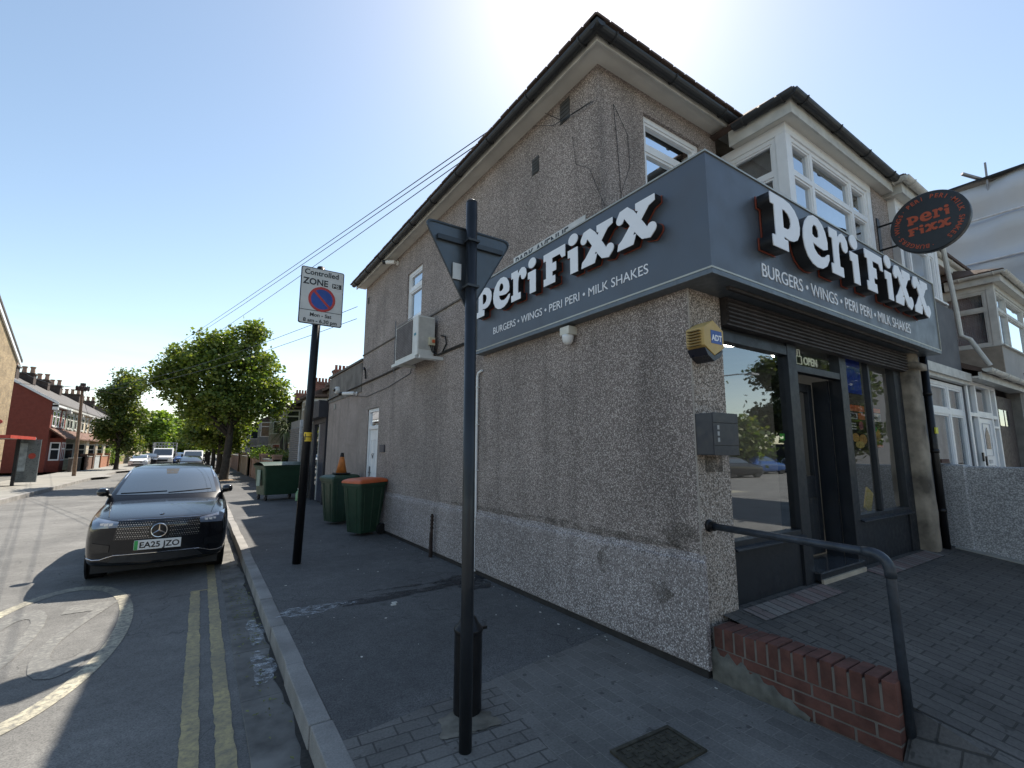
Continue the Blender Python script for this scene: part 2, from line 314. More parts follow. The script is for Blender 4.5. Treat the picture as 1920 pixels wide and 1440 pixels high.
# ------------------------------------------------------------------ walls with openings
def wall(g, ax, d, u0, u1, z0, z1, ops=(), thick=.2, inward=1):
    """face on plane axis ax = d; ops = (u0,u1,z0,z1); reveals go 'inward'"""
    us = sorted({u0, u1, *[o[0] for o in ops], *[o[1] for o in ops]}); zs = sorted({z0, z1, *[o[2] for o in ops], *[o[3] for o in ops]})
    us = [u for u in us if u0 <= u <= u1]; zs = [z for z in zs if z0 <= z <= z1]
    def P(u, z, q=0): return (d+q*inward, u, z) if ax == 0 else (u, d+q*inward, z)
    for a, b in zip(us, us[1:]):
        for c, e in zip(zs, zs[1:]):
            m = ((a+b)/2, (c+e)/2)
            if any(o[0] < m[0] < o[1] and o[2] < m[1] < o[3] for o in ops): continue
            g.face([P(a, c), P(b, c), P(b, e), P(a, e)])
    for o in ops:
        a, b, c, e = o
        for (p, q) in (((a, c), (b, c)), ((b, c), (b, e)), ((b, e), (a, e)), ((a, e), (a, c))): g.face([P(*p), P(*q), P(*q, thick), P(*p, thick)])
    return g
def window(parent, ax, d, u0, u1, z0, z1, mull=(), trans=None, fr=.055, depth=.06, inward=1, mat=UPVC, gl=HOUSEG, back=True, sash=True, name='window', blind=CURT, backoff=.08):
    """frame bars as the part, pane as its sub-part. ax=plane axis, d = outer face of the frame"""
    g = G()
    def bar(a, b, c, e, o=0, t=depth):
        lo, hi = sorted((d+o*inward, d+(o+t)*inward))
        g.box(lo, hi, a, b, c, e) if ax == 0 else g.box(a, b, lo, hi, c, e)
    bar(u0, u1, z0, z0+fr); bar(u0, u1, z1-fr, z1); bar(u0, u0+fr, z0+fr, z1-fr); bar(u1-fr, u1, z0+fr, z1-fr)
    xs = [u0] + list(mull) + [u1]; zz = [z0] + ([trans] if trans else []) + [z1]
    if trans: bar(u0+fr, u1-fr, trans-fr*.6, trans+fr*.6)
    for k, m in enumerate(mull):
        bar(m-fr*.6, m+fr*.6, z0+fr, (trans-fr*.6) if trans else z1-fr)
        if trans: bar(m-fr*.6, m+fr*.6, trans+fr*.6, z1-fr)
    if sash:                                         # opening sash inset in each light
        for i in range(len(xs)-1):
            for j in range(len(zz)-1):
                a = xs[i]+fr*(1 if i == 0 else .6); b = xs[i+1]-fr*(1 if i == len(xs)-2 else .6); c = zz[j]+fr*(1 if j == 0 else .6); e = zz[j+1]-fr*(1 if j == len(zz)-2 else .6); w = fr*.5
                if b-a < .12 or e-c < .12: continue
                bar(a, b, c, c+w, .012, depth*.6); bar(a, b, e-w, e, .012, depth*.6); bar(a, a+w, c+w, e-w, .012, depth*.6); bar(b-w, b, c+w, e-w, .012, depth*.6)
    o = g.out(name, mat, parent)
    g = G(); q = d+inward*depth*.7
    g.face([(q, u0+.01, z0+.01), (q, u1-.01, z0+.01), (q, u1-.01, z1-.01), (q, u0+.01, z1-.01)] if ax == 0 else [(u0+.01, q, z0+.01), (u1-.01, q, z0+.01), (u1-.01, q, z1-.01), (u0+.01, q, z1-.01)])
    g.out('pane', gl, o)
    if back:
        g = G(); q = d+inward*(depth+backoff); n = 24
        rows = []
        for zc in (z0, z1):
            row = []
            for k in range(n*2+1):
                u = u0+(u1-u0)*k/(2*n); w = .012*(1 if k % 2 else -1)
                row.append((q+w, u, zc) if ax == 0 else (u, q+w, zc))
            rows.append(row)
        g.grid(rows); g.out('curtain', blind, o)
    return o
# ================================================================== SHOP BUILDING
shop = thing('shop_building', (0, 0, 0), 'two storey corner shop building in grey pebbledash render with tiled hipped roof', 'building')
g = G()
SW = (5.42, 6.14, 3.96, 4.93)            # first floor side window
SDR = (7.56, 8.34, .02, 2.47)            # side door
wall(g, 0, 0, .91, 8.94, 3.70, 5.49, [SW]); wall(g, 0, 0, 0, 8.94, 0, 3.70, [(SDR[0], SDR[1], SDR[2], SDR[3])], thick=.12)
g.face([(0, .0, 3.7), (0, .91, 3.7), (4.85, .91, 3.7), (4.85, 0, 3.7)])                      # flat roof over the shopfront
wall(g, 1, .91, 0, 2.02, 3.70, 5.49, [(.67, 1.69, 3.95, 5.24)])
g.face([(0, 8.94, 0), (7, 8.94, 0), (7, 8.94, 5.49), (0, 8.94, 5.49)])
g.face([(4.85, 0, 0), (4.85, .91, 0), (4.85, .91, 3.7), (4.85, 0, 3.7)])
g.out('wall', PEB, shop)
g = G()   # front pier and head above the shopfront
wall(g, 1, 0, 0, .42, 0, 2.86); g.face([(.42, 0, 0), (.42, .3, 0), (.42, .3, 2.86), (.42, 0, 2.86)])
wall(g, 1, 0, 0, 4.85, 2.86, 3.7)
g.out('pier', PEBW, shop)
g = G()   # plinth: flared render band with a drip edge
prof = [(0.001, .80), (-.004, .79), (-.012, .76), (-.028, .745), (-.034, .70), (-.036, .07), (-.03, .06), (.001, .06)]
N = 60; rows = []
for k in range(N+1):
    y = -.036 + (7.52+.036)*k/N; w = .006*math.sin(k*1.3)+.004*math.sin(k*3.7)
    rows.append([(x, y, z+(w+.02*(1-k/N) - .03*(y/7)) if z > .5 else z) for x, z in prof])
g.grid(rows); g.face([(x, -.036, z+.02 if z > .5 else z) for x, z in prof]); g.out('plinth', PEBL, shop)
g = G(); g.box(-.012, .42, -.012, .1, 0, .06).box(-.012, .1, .1, 8.94, 0, .06); g.out('damp_course', simple('dark_bitumen', (.03, .027, .025), .8), shop)
g = G()   # string courses on the side wall
g.box(-.022, 0, 3.2, 8.94, 3.80, 3.825); g.box(-.014, 0, 3.16, 4.75, 3.07, 3.10); g.out('string_course', simple('weathered_render', (.13, .115, .10), .9, var=.3), shop)
# corner bead
g = G(); g.box(-.006, .004, -.006, .004, .81, 2.84); g.out('corner_bead', simple('corner_bead', (.36, .32, .28), .8), shop)
DSM = M_('damp_wall_stain'); DSM.col((.13, .11, .09)).set(rough=.9); DSM.l(DSM.rng(DSM.noise(DSM.pos(), 6, 5, .7), .36, .64, 0, .5), DSM.p.inputs['Alpha']); DSM = DSM.m
def wstain(y, z, ry, rz, sd, x=-.004):
    r = random.Random(sd); ph = [r.uniform(0, 6.28) for _ in range(3)]; g = G(); g.face([(x, y+ry*(1+.2*sin(3*a+ph[0])+.12*sin(5*a+ph[1]))*cos(a), z+rz*(1+.2*sin(2*a+ph[2]))*sin(a)) for a in [2*pi*k/30 for k in range(30)]]); g.out('damp_stain', DSM, shop)
wstain(.16, .92, .16, .09, 1); wstain(1.1, .84, .9, .045, 2); wstain(3.0, .83, 1.1, .03, 3); wstain(.95, .62, .07, .13, 4, -.038); wstain(.35, .5, .1, .08, 5, -.038)
g = G(); g.box(.10, .32, -.004, -.0015, 1.40, 1.52); g.out('rust_stain', DSM, shop)
# eaves: soffit, fascia, gutter, roof
g = G(); Zs = 5.49
g.box(-.20, 0, .71, 9.03, Zs, Zs+.02).box(0, 6.9, .71, .91, Zs, Zs+.02); g.out('soffit', SOFF, shop)
g = G(); g.box(-.222, -.20, .688, 9.05, 5.455, 5.56).box(-.20, 6.9, .688, .71, 5.455, 5.56); g.out('fascia_board', UPVCD, shop)
def gutter(g, p0, p1, r=.052, side=(0, 0, 1)):
    p0, p1 = Vector(p0), Vector(p1); t = (p1-p0).normalized(); nrm = t.cross(Vector((0, 0, 1)))
    rows = []
    for p in (p0, p1): rows.append([p + nrm*r*cos(a) + Vector((0, 0, -r*sin(a))) for a in [pi*k/8 for k in range(9)]])
    g.grid(rows); rows = []
    for p in (p0, p1): rows.append([p + nrm*(r-.006)*cos(a) + Vector((0, 0, -(r-.006)*sin(a))) for a in [pi*k/8 for k in range(9)]])
    g.grid(rows)
    for p in (p0, p1): g.face([p + nrm*r*cos(a) + Vector((0, 0, -r*sin(a))) for a in [pi*k/8 for k in range(9)]])
    n = max(1, int((p1-p0).length/.9))
    for k in range(n+1):
        c = p0.lerp(p1, (k+.3)/(n+.6)); g.tube([c + nrm*(r+.006)*cos(a) + Vector((0, 0, -(r+.006)*sin(a))) for a in [pi*j/8 for j in range(9)]], .009, 6)
g = G(); gutter(g, (-.288, .56, 5.535), (-.288, 9.03, 5.54), .055); gutter(g, (-.335, .627, 5.535), (2.0, .627, 5.53), .055); g.out('gutter', GUT, shop)
g = G()
e = 5.57; rz = 7.2
c = [(-.355, .555, e), (6.9, .555, e), (6.9, 9.06, e), (-.355, 9.06, e)]; ra = (3.6, 4.5, rz); rb = (6.9, 4.5, rz)
g.face([c[0], c[1], rb, ra]); g.face([c[0], ra, c[3]]); g.face([c[3], ra, rb, c[2]]); g.face([c[0], c[3], (-.22, 9.05, 5.555), (-.22, .69, 5.555)]); g.face([c[0], c[1], (6.9, .69, 5.555), (-.22, .69, 5.555)])
for k in range(46):    # tile ends showing above the gutters
    y = .56+k*.186; g.box(-.362, -.25, y, y+.165, e-.016+.004*(k % 3), e+.006+.004*(k % 3))
for k in range(13):
    x = -.35+k*.186; g.box(x, x+.165, .548, .65, e-.016+.004*(k % 2), e+.006+.004*(k % 2))
g.out('roof', TILE, shop)
g = G(); g.tube([(-.1, .81, e+.09), (1.0, 1.9, e+.56), ra], .04, 8)
g.out('hip_tiles', TILE, shop)
w = window(shop, 0, .03, SW[0], SW[1], SW[2], SW[3], trans=4.58, fr=.06, gl=UPG); w['label'] = 'narrow white framed side window on the first floor'
window(shop, 1, .95, .67, 1.69, 3.95, 5.24, mull=(), trans=4.86, fr=.06, gl=UPG)
for (y, z, s) in ((1.98, 4.94, .13), (1.43, 5.3, .16), (8.72, 5.12, .10)):
    g = G(); g.box(-.008, .01, y-s/2, y+s/2, z-s*.8, z+s*.8)
    for k in range(5): g.box(-.014, -.006, y-s/2+.01, y+s/2-.01, z-s*.7+k*s*.3, z-s*.7+k*s*.3+.012)
    g.out('air_vent', simple('dark_vent', (.06, .058, .055), .7), shop)
# side door
g = G(); y0, y1, z0, z1 = SDR
g.box(.02, .09, y0, y0+.07, z0, z1).box(.02, .09, y1-.07, y1, z0, z1).box(.02, .09, y0+.07, y1-.07, z1-.07, z1).box(.02, .09, y0+.07, y1-.07, 2.02, 2.10).box(.012, .06, y1, y1+.012, z0, z1+.01).box(.0, .06, y0-.0, y1, z1, z1+.015)
df = g.out('side_door', UPVC, shop, bev=.004)
g = G(); g.box(.05, .08, y0+.075, y1-.075, z0+.02, 2.015)
for (a, b, c_, d_) in ((.14, .33, .25, .85), (.40, .62, .25, .85), (.14, .33, 1.0, 1.8), (.40, .62, 1.0, 1.8)):
    for (p, q, r_, s_) in ((a, b, c_, c_+.015), (a, b, d_-.015, d_), (a, a+.015, c_, d_), (b-.015, b, c_, d_)): g.box(.040, .051, y0+p, y0+q, r_, s_)
g.out('door_leaf', UPVC, df, bev=.003)
g = G(); g.box(.03, .05, y0+.60, y0+.63, 1.0, 1.22).box(.012, .03, y0+.5, y0+.63, 1.08, 1.10); g.out('handle', GALV, df)
g = G(); g.tube([(.036, y0+.33, 1.50), (.02, y0+.33, 1.48), (.02, y0+.38, 1.40), (.02, y0+.43, 1.48), (.036, y0+.43, 1.5)], .008, 6); g.out('knocker', GALV, df)
g = G(); g.face([(.055, y0+.07, 2.10), (.055, y1-.07, 2.10), (.055, y1-.07, z1-.07), (.055, y0+.07, z1-.07)]); g.out('fanlight_pane', HOUSEG, df)
g = G(); g.face([(.3, y0, 0), (.3, y1, 0), (.3, y1, z1), (.3, y0, z1)]); g.out('hall_backing', DARK, df)
# projecting first-floor bay
def bay(parent, x0, x1, zsill, zt, ydn, yup, xr, wins=True, zb=3.70, gut=GUT, wallm=PEB, rl=True, post=None, cur=CURT, mulls=None, tr=None, rx=None):
    post = post or UPVC
    g = G(); g.box(x0, x1, ydn, yup, zb, zsill-.03); g.box(x0+.12, x1-.12, ydn+.3, yup, zt, zt+.11); b = g.out('bay', wallm, parent)
    g = G()                                                     # sill, corner posts, head
    g.box(x0-.03, x1+.03, ydn-.05, yup-.002, zsill-.03, zsill)
    g.box(x0+.002, x0+.12, ydn+.002, ydn+.12, zsill, zt).box(x1-.12, x1-.002, ydn+.002, ydn+.12, zsill, zt).box(x0, x1, ydn, ydn+.12, zt, zt+.12).box(x0+.003, x0+.1, ydn+.12, yup, zt, zt+.12).box(x0+.002, x0+.10, yup-.10, yup, zsill, zt)
    g.out('bay_frame', post, b, bev=.004)
    mulls = mulls or [x0+.12+(x1-x0-.24)*.24, x0+.12+(x1-x0-.24)*.76]
    window(b, 1, ydn+.02, x0+.12, x1-.12, zsill, zt, mull=mulls, trans=tr or zsill+(zt-zsill)*.66, fr=.05, mat=post, blind=cur, gl=UPG)
    if rl: window(b, 0, x0+.02, ydn+.12, yup-.10, zsill, zt, trans=tr or zsill+(zt-zsill)*.66, fr=.05, mat=post, blind=cur)
    g = G(); g.box(x0-.10, xr, ydn-.11, yup-.2, zt+.12, zt+.14); g.out('bay_soffit', SOFF, b)
    g = G(); g.box(x0-.12, xr, ydn-.13, ydn-.11, zt+.10, zt+.30).box(x0-.12, x0-.10, ydn-.11, yup-.2, zt+.10, zt+.30); g.out('bay_fascia', UPVCD, b)
    g = G(); gutter(g, (x0-.21, ydn-.19, zt+.285), (xr, ydn-.19, zt+.275), .056); gutter(g, (x0-.18, ydn-.21, zt+.285), (x0-.18, yup-.3, zt+.285), .056); g.out('gutter', gut, b)
    g = G(); z = zt+.315; o1 = .20; g.face([(x0-o1, ydn-o1, z), (xr, ydn-o1, z), (xr, 2.2, z+.75), (x0+.6, 2.2, z+.75)]); g.face([(x0-o1, ydn-o1, z), (x0+.6, 2.2, z+.75), (x0-o1, yup, z)])
    g.face([(x0-o1, ydn-o1, z), (xr, ydn-o1, z), (xr, ydn-.12, z-.02), (x0-.11, ydn-.12, z-.02)]); g.face([(x0-o1, ydn-o1, z), (x0-o1, yup, z), (x0-.11, yup, z-.02), (x0-.11, ydn-.12, z-.02)])
    n = int((xr-x0)/.19)
    for k in range(n): g.box(x0-.19+k*.19, x0-.03+k*.19, ydn-.205, ydn-.12, z-.012+.004*(k % 3), z+.008+.004*(k % 3))
    n = int((yup-ydn)/.19)
    for k in range(n): g.box(x0-.205, x0-.12, ydn-.19+k*.19, ydn-.03+k*.19, z-.012, z+.010)
    g.out('bay_roof', TILE, b); return b
BAYY = .12
bay(shop, 2.10, 4.42, 3.85, 5.12, BAYY, .91, 4.85)
g = G(); wall(g, 1, BAYY, 4.42, 4.84, 3.0, 5.22); g.out('party_strip', PEB, shop)
# shopfront --------------------------------------------------------
SF = .03
g = G(); zf = .36
g.box(.42, .47, SF, SF+.09, zf, 2.53).box(1.53, 1.70, SF-.005, SF+.12, zf, 2.66).box(2.64, 2.80, SF-.005, SF+.12, zf, 2.70).box(4.20, 4.42, SF, SF+.09, zf, 2.72)
g.box(.47, 1.53, SF, SF+.08, 2.47, 2.56).box(.42, 4.42, SF+.004, SF+.1, 2.70, 2.90).box(.42, 1.53, SF+.012, SF+.1, 2.56, 2.70)
g.box(.47, 1.53, SF, SF+.08, .80, .86).box(2.80, 4.20, SF, SF+.08, .84, .90).box(3.42, 3.47, SF+.01, SF+.07, .90, 2.70)
g.box(1.70, 2.64, SF, SF+.08, 2.33, 2.40)
front = g.out('shopfront_frame', ANTH, shop, bev=.004)
g = G(); g.box(.47, 1.53, SF+.02, SF+.06, zf, .80); g.prism([(SF-.045, .785), (SF-.045, .80), (SF+.03, .83), (SF+.03, .80)], 0, .44, 1.55); g.out('stall_riser', ANTH, front, bev=.003)
g = G(); g.box(2.80, 4.20, SF+.02, SF+.06, zf, .84); g.prism([(SF-.045, .825), (SF-.045, .84), (SF+.03, .87), (SF+.03, .84)], 0, 2.78, 4.25); g.out('stall_riser', ANTH, front, bev=.003)
for (a, b, c_, d_) in ((.47, 1.53, .86, 2.47), (2.80, 3.42, .90, 2.70), (3.47, 4.20, .90, 2.70), (1.70, 2.64, 2.40, 2.66)):
    g = G(); g.face([(a, SF+.045, c_), (b, SF+.045, c_), (b, SF+.045, d_), (a, SF+.045, d_)]); g.out('window_pane', SHOPG, front)
# door (leaf set back in the opening, slightly open)
g = G(); dy = .30
g.box(1.74, 1.80, SF+.12, dy, .46, 2.33).box(2.60, 2.64, SF+.12, dy, .46, 2.33); g.out('door_lining', ANTH, front)
g = G(); w0, w1 = 1.82, 2.58
g.box(w0, w0+.09, dy, dy+.05, .50, 2.30).box(w1-.09, w1, dy, dy+.05, .50, 2.30).box(w0+.09, w1-.09, dy, dy+.05, 2.21, 2.30).box(w0+.09, w1-.09, dy, dy+.05, .50, .62).box(w0+.09, w1-.09, dy, dy+.05, 1.08, 1.30)
dr = g.out('shop_door', ANTH, shop, bev=.004)
g = G(); g.face([(w0+.09, dy+.03, 1.30), (w1-.09, dy+.03, 1.30), (w1-.09, dy+.03, 2.21), (w0+.09, dy+.03, 2.21)]); g.face([(w0+.09, dy+.03, .62), (w1-.09, dy+.03, .62), (w1-.09, dy+.03, 1.08), (w0+.09, dy+.03, 1.08)]); g.out('door_pane', SHOPG, dr)
g = G(); g.tube([(w0+.05, dy, 1.75), (w0+.05, dy-.06, 1.75), (w0+.05, dy-.06, 1.0), (w0+.05, dy, 1.0)], .012, 8); g.out('handle', GALV, dr)
g = G(); g.box(1.70, 2.64, SF-.06, SF+.3, .46, .475); st = g.out('threshold', simple('polished_threshold', (.25, .27, .30), .12, .8), shop)
g = G(); g.box(1.70, 2.64, SF-.05, SF+.3, .395, .46); g.out('step_riser', ANTH, st)
g = G(); g.box(1.71, 2.63, SF-.07, SF-.05, .33, .41); g.out('step_board', simple('pale_timber_board', (.42, .36, .28), .8), st)
# roller shutter box
g = G(); g.box(.43, 4.40, -.05, .029, 2.585, 2.82)
for k in range(6): g.prism([(-.052, 2.60+k*.036), (-.072, 2.61+k*.036), (-.072, 2.622+k*.036), (-.052, 2.632+k*.036)], 0, .43, 4.40)
g.box(.22, 4.30, -.215, -.185, 2.795, 2.819)
g.out('roller_shutter', simple('dusty_brown_shutter', (.05, .042, .041), .65, .2, var=.4, scale=5), shop)
# rough pilaster right of the shopfront
g = G(); rows = []
for k in range(16):
    z = .30+k*(2.86-.30)/15; rows.append([(4.42+x+random.uniform(-.008, .008), y+random.uniform(-.012, .012), z) for x, y in ((0, .1), (0, -.06), (.05, -.10), (.15, -.115), (.28, -.10), (.36, -.05), (.36, .1))])
g.grid(rows); g.box(4.40, 4.80, -.15, .1, 2.62, 2.70); pil = simple('stained_stone', (.24, .205, .16), .9, var=.65, scale=3.5, bump=.6, bscale=30)
g.out('pilaster', pil, shop, smooth=True)
# interior
g = G(); g.face([(.1, 4.6, .42), (4.8, 4.6, .42), (4.8, 4.6, 2.95), (.1, 4.6, 2.95)]); g.face([(.1, .14, .42), (4.8, .14, .42), (4.8, 4.6, .42), (.1, 4.6, .42)]); g.face([(.1, .14, 2.95), (4.8, .14, 2.95), (4.8, 4.6, 2.95), (.1, 4.6, 2.95)]); g.face([(.1, .14, .42), (.1, 4.6, .42), (.1, 4.6, 2.95), (.1, .14, 2.95)]); g.face([(4.8, .14, .42), (4.8, 4.6, .42), (4.8, 4.6, 2.95), (4.8, .14, 2.95)])
g.out('shop_interior', simple('interior_paint', (.20, .20, .21), .8, var=.2, scale=1), shop)
g = G(); g.box(1.2, 4.4, 3.2, 3.6, .42, 1.45).box(1.15, 4.45, 3.1, 3.65, 1.45, 1.49); g.out('counter', simple('counter_board', (.10, .09, .085), .5), shop)
LED = emit('lit_ceiling_lamp', (1, .93, .8), 14)
for (x, y) in ((1.35, 1.2), (2.6, 1.2), (3.8, 1.2), (1.35, 2.6), (2.6, 2.6), (3.8, 2.6)):
    g = G(); g.lathe([(.0, 2.93), (.10, 2.93), (.11, 2.945)], (x, y, 0), 16); g.out('ceiling_light', LED, shop)
GRN = emit('lit_menu_screen', (.35, .75, .45), .5)
g = G(); g.box(1.3, 2.3, 3.9, 3.93, 1.7, 2.2).box(2.5, 3.5, 3.9, 3.93, 1.7, 2.2); g.out('menu_screen', GRN, shop)
# OPEN neon in the fanlight
neon = thing('open_sign', (2.0, .12, 2.5), 'small faintly glowing OPEN sign with a bag outline in the fanlight over the shop door', 'sign')
NEON = emit('neon_tube', (.85, .9, .75), .12)  # faint glow put into the sign tubes
text('OPEN', .115, NEON, (2.07, .13, 2.455), RF, neon, 'open_lettering', .004, bold=.002)
g = G(); g.tube([(1.92, .13, 2.45), (1.92, .13, 2.53), (2.03, .13, 2.53), (2.03, .13, 2.45), (1.92, .13, 2.45)], .006, 6); g.tube([(1.945, .13, 2.53), (1.955, .13, 2.6), (1.995, .13, 2.6), (2.005, .13, 2.53)], .005, 6); g.out('bag_outline', NEON, neon)
# ================================================================== FASCIA SIGN
sg = thing('fascia_sign', (-.12, -.29, 2.86), 'long grey wraparound fascia sign reading Peri Fixx with raised white letters over the shop corner', 'sign')
Z0, Z1 = 2.865, 3.77
g = G()
g.box(-.12, 4.86, -.29, .0, Z0, Z1); g.box(-.12, 0, 0, 3.16, Z0, Z1)
g.out('sign_panel', SIGNB, sg, fix=True)
g = G()   # dark bottom flange, soffit of the box
g.box(-.128, 4.87, -.298, .0, Z0-.045, Z0-.004).box(-.128, 0, 0, 3.17, Z0-.045, Z0-.004); g.out('sign_flange', simple('flange_grey', (.13, .15, .17), .4, .4, var=.1), sg, bev=.004)
g = G()
for z in (Z0-.004, Z1):
    g.box(-.130, 4.87, -.300, -.288, z, z+.014).box(-.130, -.118, -.288, 3.17, z, z+.014)
g.box(4.86, 4.872, -.3, -.1, Z0, Z1); g.box(-.13, 0, 3.16, 3.172, Z0, Z1); g.out('sign_trim', SIGNT, sg)
LAY = [('letter_face', LETW, .118, .125, 0), ('letter_return', LETD, .02, .118, -.001), ('letter_glow_edge', LETO, .006, .014, .006)]
LAY = [(a, b, c, d, o) for a, b, c, d, o in LAY]
for ch, u in WORD: letter(ch, u*1.0, .431, (.53, -.29, 3.155), RF, sg, LAY)
LAY2 = [(a, b, c*.75, d*.75, o) for a, b, c, d, o in LAY]
for ch, u in WORD: letter(ch, u*1.0, .345, (-.12, 2.99, 3.255), RS, sg, LAY2)
SUB = 'BURGERS \u2022 WINGS \u2022 PERI PERI \u2022 MILK SHAKES'
w = twidth(SUB, .1); k = 3.32/w
text(SUB, .1*k*.98, LETW, (.55, -.293, 2.945), RF, sg, 'sign_subtitle', .003)
w = twidth(SUB, .1); k = 2.45/w
text(SUB, .1*k, LETW, (-.123, 2.73, 3.005), RS, sg, 'sign_subtitle', .002)
# ================================================================== PROJECTING DISC
dc = Vector((4.55, -.42, 4.505)); RD = .40
ds = thing('projecting_sign', tuple(dc), 'round black projecting sign with orange Peri Fixx lettering on two bracket arms', 'sign')
g = G(); g.lathe([(.0, -.045), (RD-.01, -.045), (RD, -.035), (RD, .035), (RD-.01, .045), (0, .045)], dc, 56, Matrix.Rotation(R(90), 4, 'Y')); g.out('sign_disc', simple('disc_black', (.018, .022, .028), .4, var=.1), ds, smooth=False, bev=.003)
g = G(); g.tube([(4.55, BAYY+.02, 4.66), (4.55, -.1, 4.66)], .014, 8); g.tube([(4.55, BAYY+.02, 4.32), (4.55, -.1, 4.32)], .014, 8); g.box(4.50, 4.60, BAYY-.012, BAYY, 4.22, 4.78); g.out('bracket_arm', BLKM, ds)
DO = simple('disc_orange', (.42, .075, .03), .5, var=.05)
x0 = 4.55-.045
for row, zc, s in ((WORD2[0], .015, .115), (WORD2[1], -.135, .115)):
    wdt = 3.74 if row is WORD2[0] else 4.15
    s_ = .42/wdt
    for ch, u in row: letter(ch, u, s_, (x0, dc.y+.21, dc.z+zc), RS, ds, [('logo_letter', DO, .001, .004, 0)])
def ring_text(txt, rad, size, a_start, a_end, mat, parent, cx, cy, cz):
    n = len(txt)
    for k, ch in enumerate(txt):
        if ch == ' ': continue
        a = R(a_start + (a_end-a_start)*(k+.5)/n)      # angle clockwise from top, as seen
        o = text(ch, size, mat, (0, 0, 0), (0, 0, 0), None, 'ring_letter', .0015, 'CENTER', bold=.0012)
        o.data.transform(Matrix.Translation((0, -size*.35, 0))); o.data.transform(Matrix.Translation((cx, cy, cz)) @ __import__('mathutils').Euler(RS).to_matrix().to_4x4() @ Matrix.Rotation(-a, 4, 'Z') @ Matrix.Translation((0, rad, .003)))
        keep(o, parent)
ring_text('PERI PERI', .325, .075, -38, 42, DO, ds, x0, dc.y, dc.z)
ring_text('\u00b7MILK SHAKES', .325, .075, 44, 150, DO, ds, x0, dc.y, dc.z)
ring_text('\u00b7BURGERS\u00b7', .325, .075, 172, 258, DO, ds, x0, dc.y, dc.z)
ring_text('WINGS\u00b7', .325, .075, 262, 318, DO, ds, x0, dc.y, dc.z)
# ================================================================== GROUND
def flat(g, pts, z=0): g.face([(p[0], p[1], p[2] if len(p) > 2 else z) for p in pts])
RZ = -.14
g = G(); flat(g, [(-700, -700), (700, -700), (700, 900), (-700, 900)], -.17); struct(g.out('ground', asphalt('ground_cover', (.14, .135, .12), (.2, .19, .17), 40, False)))
g = G(); flat(g, [(-8.15, -20), (-2.3, -20), (-2.3, 220), (-8.15, 220)], RZ); flat(g, [(-2.3, -20), (90, -20), (90, -2.6), (-2.3, -2.6)], RZ); flat(g, [(-90, -20), (-8.15, -20), (-8.15, -2.6), (-90, -2.6)], RZ)
struct(g.out('road', ROAD))
# footway on the right: tarmac north of the seam, setts and blocks by the corner, blocks round the front
KX = -2.42
def seam(x): return .66+(x+2.28)*.136
g = G(); flat(g, [(KX+.12, seam(KX+.13)), (0, seam(0)), (0, 9), (.1, 12.4), (.1, 220), (KX+.12, 220)]); struct(g.out('pavement', TARM))
g = G(); flat(g, [(KX+.12, -.9), (-1.55, -.9), (-1.28, seam(-1.28)), (KX+.12, seam(KX+.13))]); struct(g.out('sett_paving', FLG))
arc = [(-.30 - 1.99*cos(a), -.9 - 1.57*sin(a)) for a in [pi/2*k/10 for k in range(11)]]
g = G(); flat(g, [(-1.55, -.9), (.02, -.9), (.02, seam(0)), (-1.28, seam(-1.28))]); flat(g, arc + [(5.2, -2.47), (5.2, -2.3), (.02, -2.3), (.02, -.9)]); struct(g.out('block_paving', BLK))
g = G(); flat(g, [(5.2, -2.47), (60, -2.47), (60, -.3), (5.2, -.3)]); struct(g.out('front_footway', CONC))
# kerb stones
g = G(); rnd = random.Random(3); y = -.9
while y < 200:
    Ls = .9; dz = rnd.uniform(-.003, .004); dx = rnd.uniform(-.006, .006)
    g.box(KX+dx, KX+.124+dx, y+.004, y+Ls-.004, RZ-.02, .003+dz); y += Ls
for a0 in range(0, 10, 2):
    pts = []
    for q, rr in ((0, 0), (1, .13)):
        for k in range(3):
            a = pi/2*(a0+k)/10*.999; pts.append((-.30-(1.99+.0+rr)*cos(a), -.9-(1.57+rr)*sin(a)))
    g.prism([pts[0], pts[1], pts[2], pts[5], pts[4], pts[3]], 2, RZ-.02, .002)
g.box(-.3, 60, -2.60, -2.47, RZ-.02, .002)
struct(g.out('kerb', KERB, bev=.008))
g = G(); y = -1
while y < 60: g.box(-2.70, KX+.01, y+.003, y+.9-.003, RZ-.01, RZ+.008+rnd.uniform(0, .004)); y += .9
struct(g.out('gutter_channel', CHAN, bev=.004))
g = G(); rows = [[], []]
for k in range(200):
    y = -1+k*.15; w = .035+.02*sin(k*.7)+.012*sin(k*2.3); rows[0].append((KX-w, y, RZ+.0135)); rows[1].append((KX-.001, y, RZ+.0135))
g.grid(rows); struct(g.out('kerb_foot_strip', simple('kerb_foot_strip', (.035, .032, .028), .8, var=.5, scale=20)))  # dark strip with a wavy edge along the foot of the kerb
# yellow lines
def stripe(g, xa, xb, y0, y1, z, seed, amp=.006):
    r = random.Random(seed); n = max(1, int((y1-y0)/.06)); rows = [[], []]
    for k in range(n+1): y = y0+(y1-y0)*k/n; rows[0].append((xa+r.uniform(-amp, amp), y, z)); rows[1].append((xb+r.uniform(-amp, amp), y, z))
    g.grid(rows)
g = G(); stripe(g, -3.03, -2.935, -2, 4.93, RZ+.004, 1); stripe(g, -2.855, -2.76, -2, 26, RZ+.004, 2); stripe(g, -2.935, -2.845, 4.90, 4.93, RZ+.004, 4, .001); struct(g.out('yellow_lines', YPAINT))
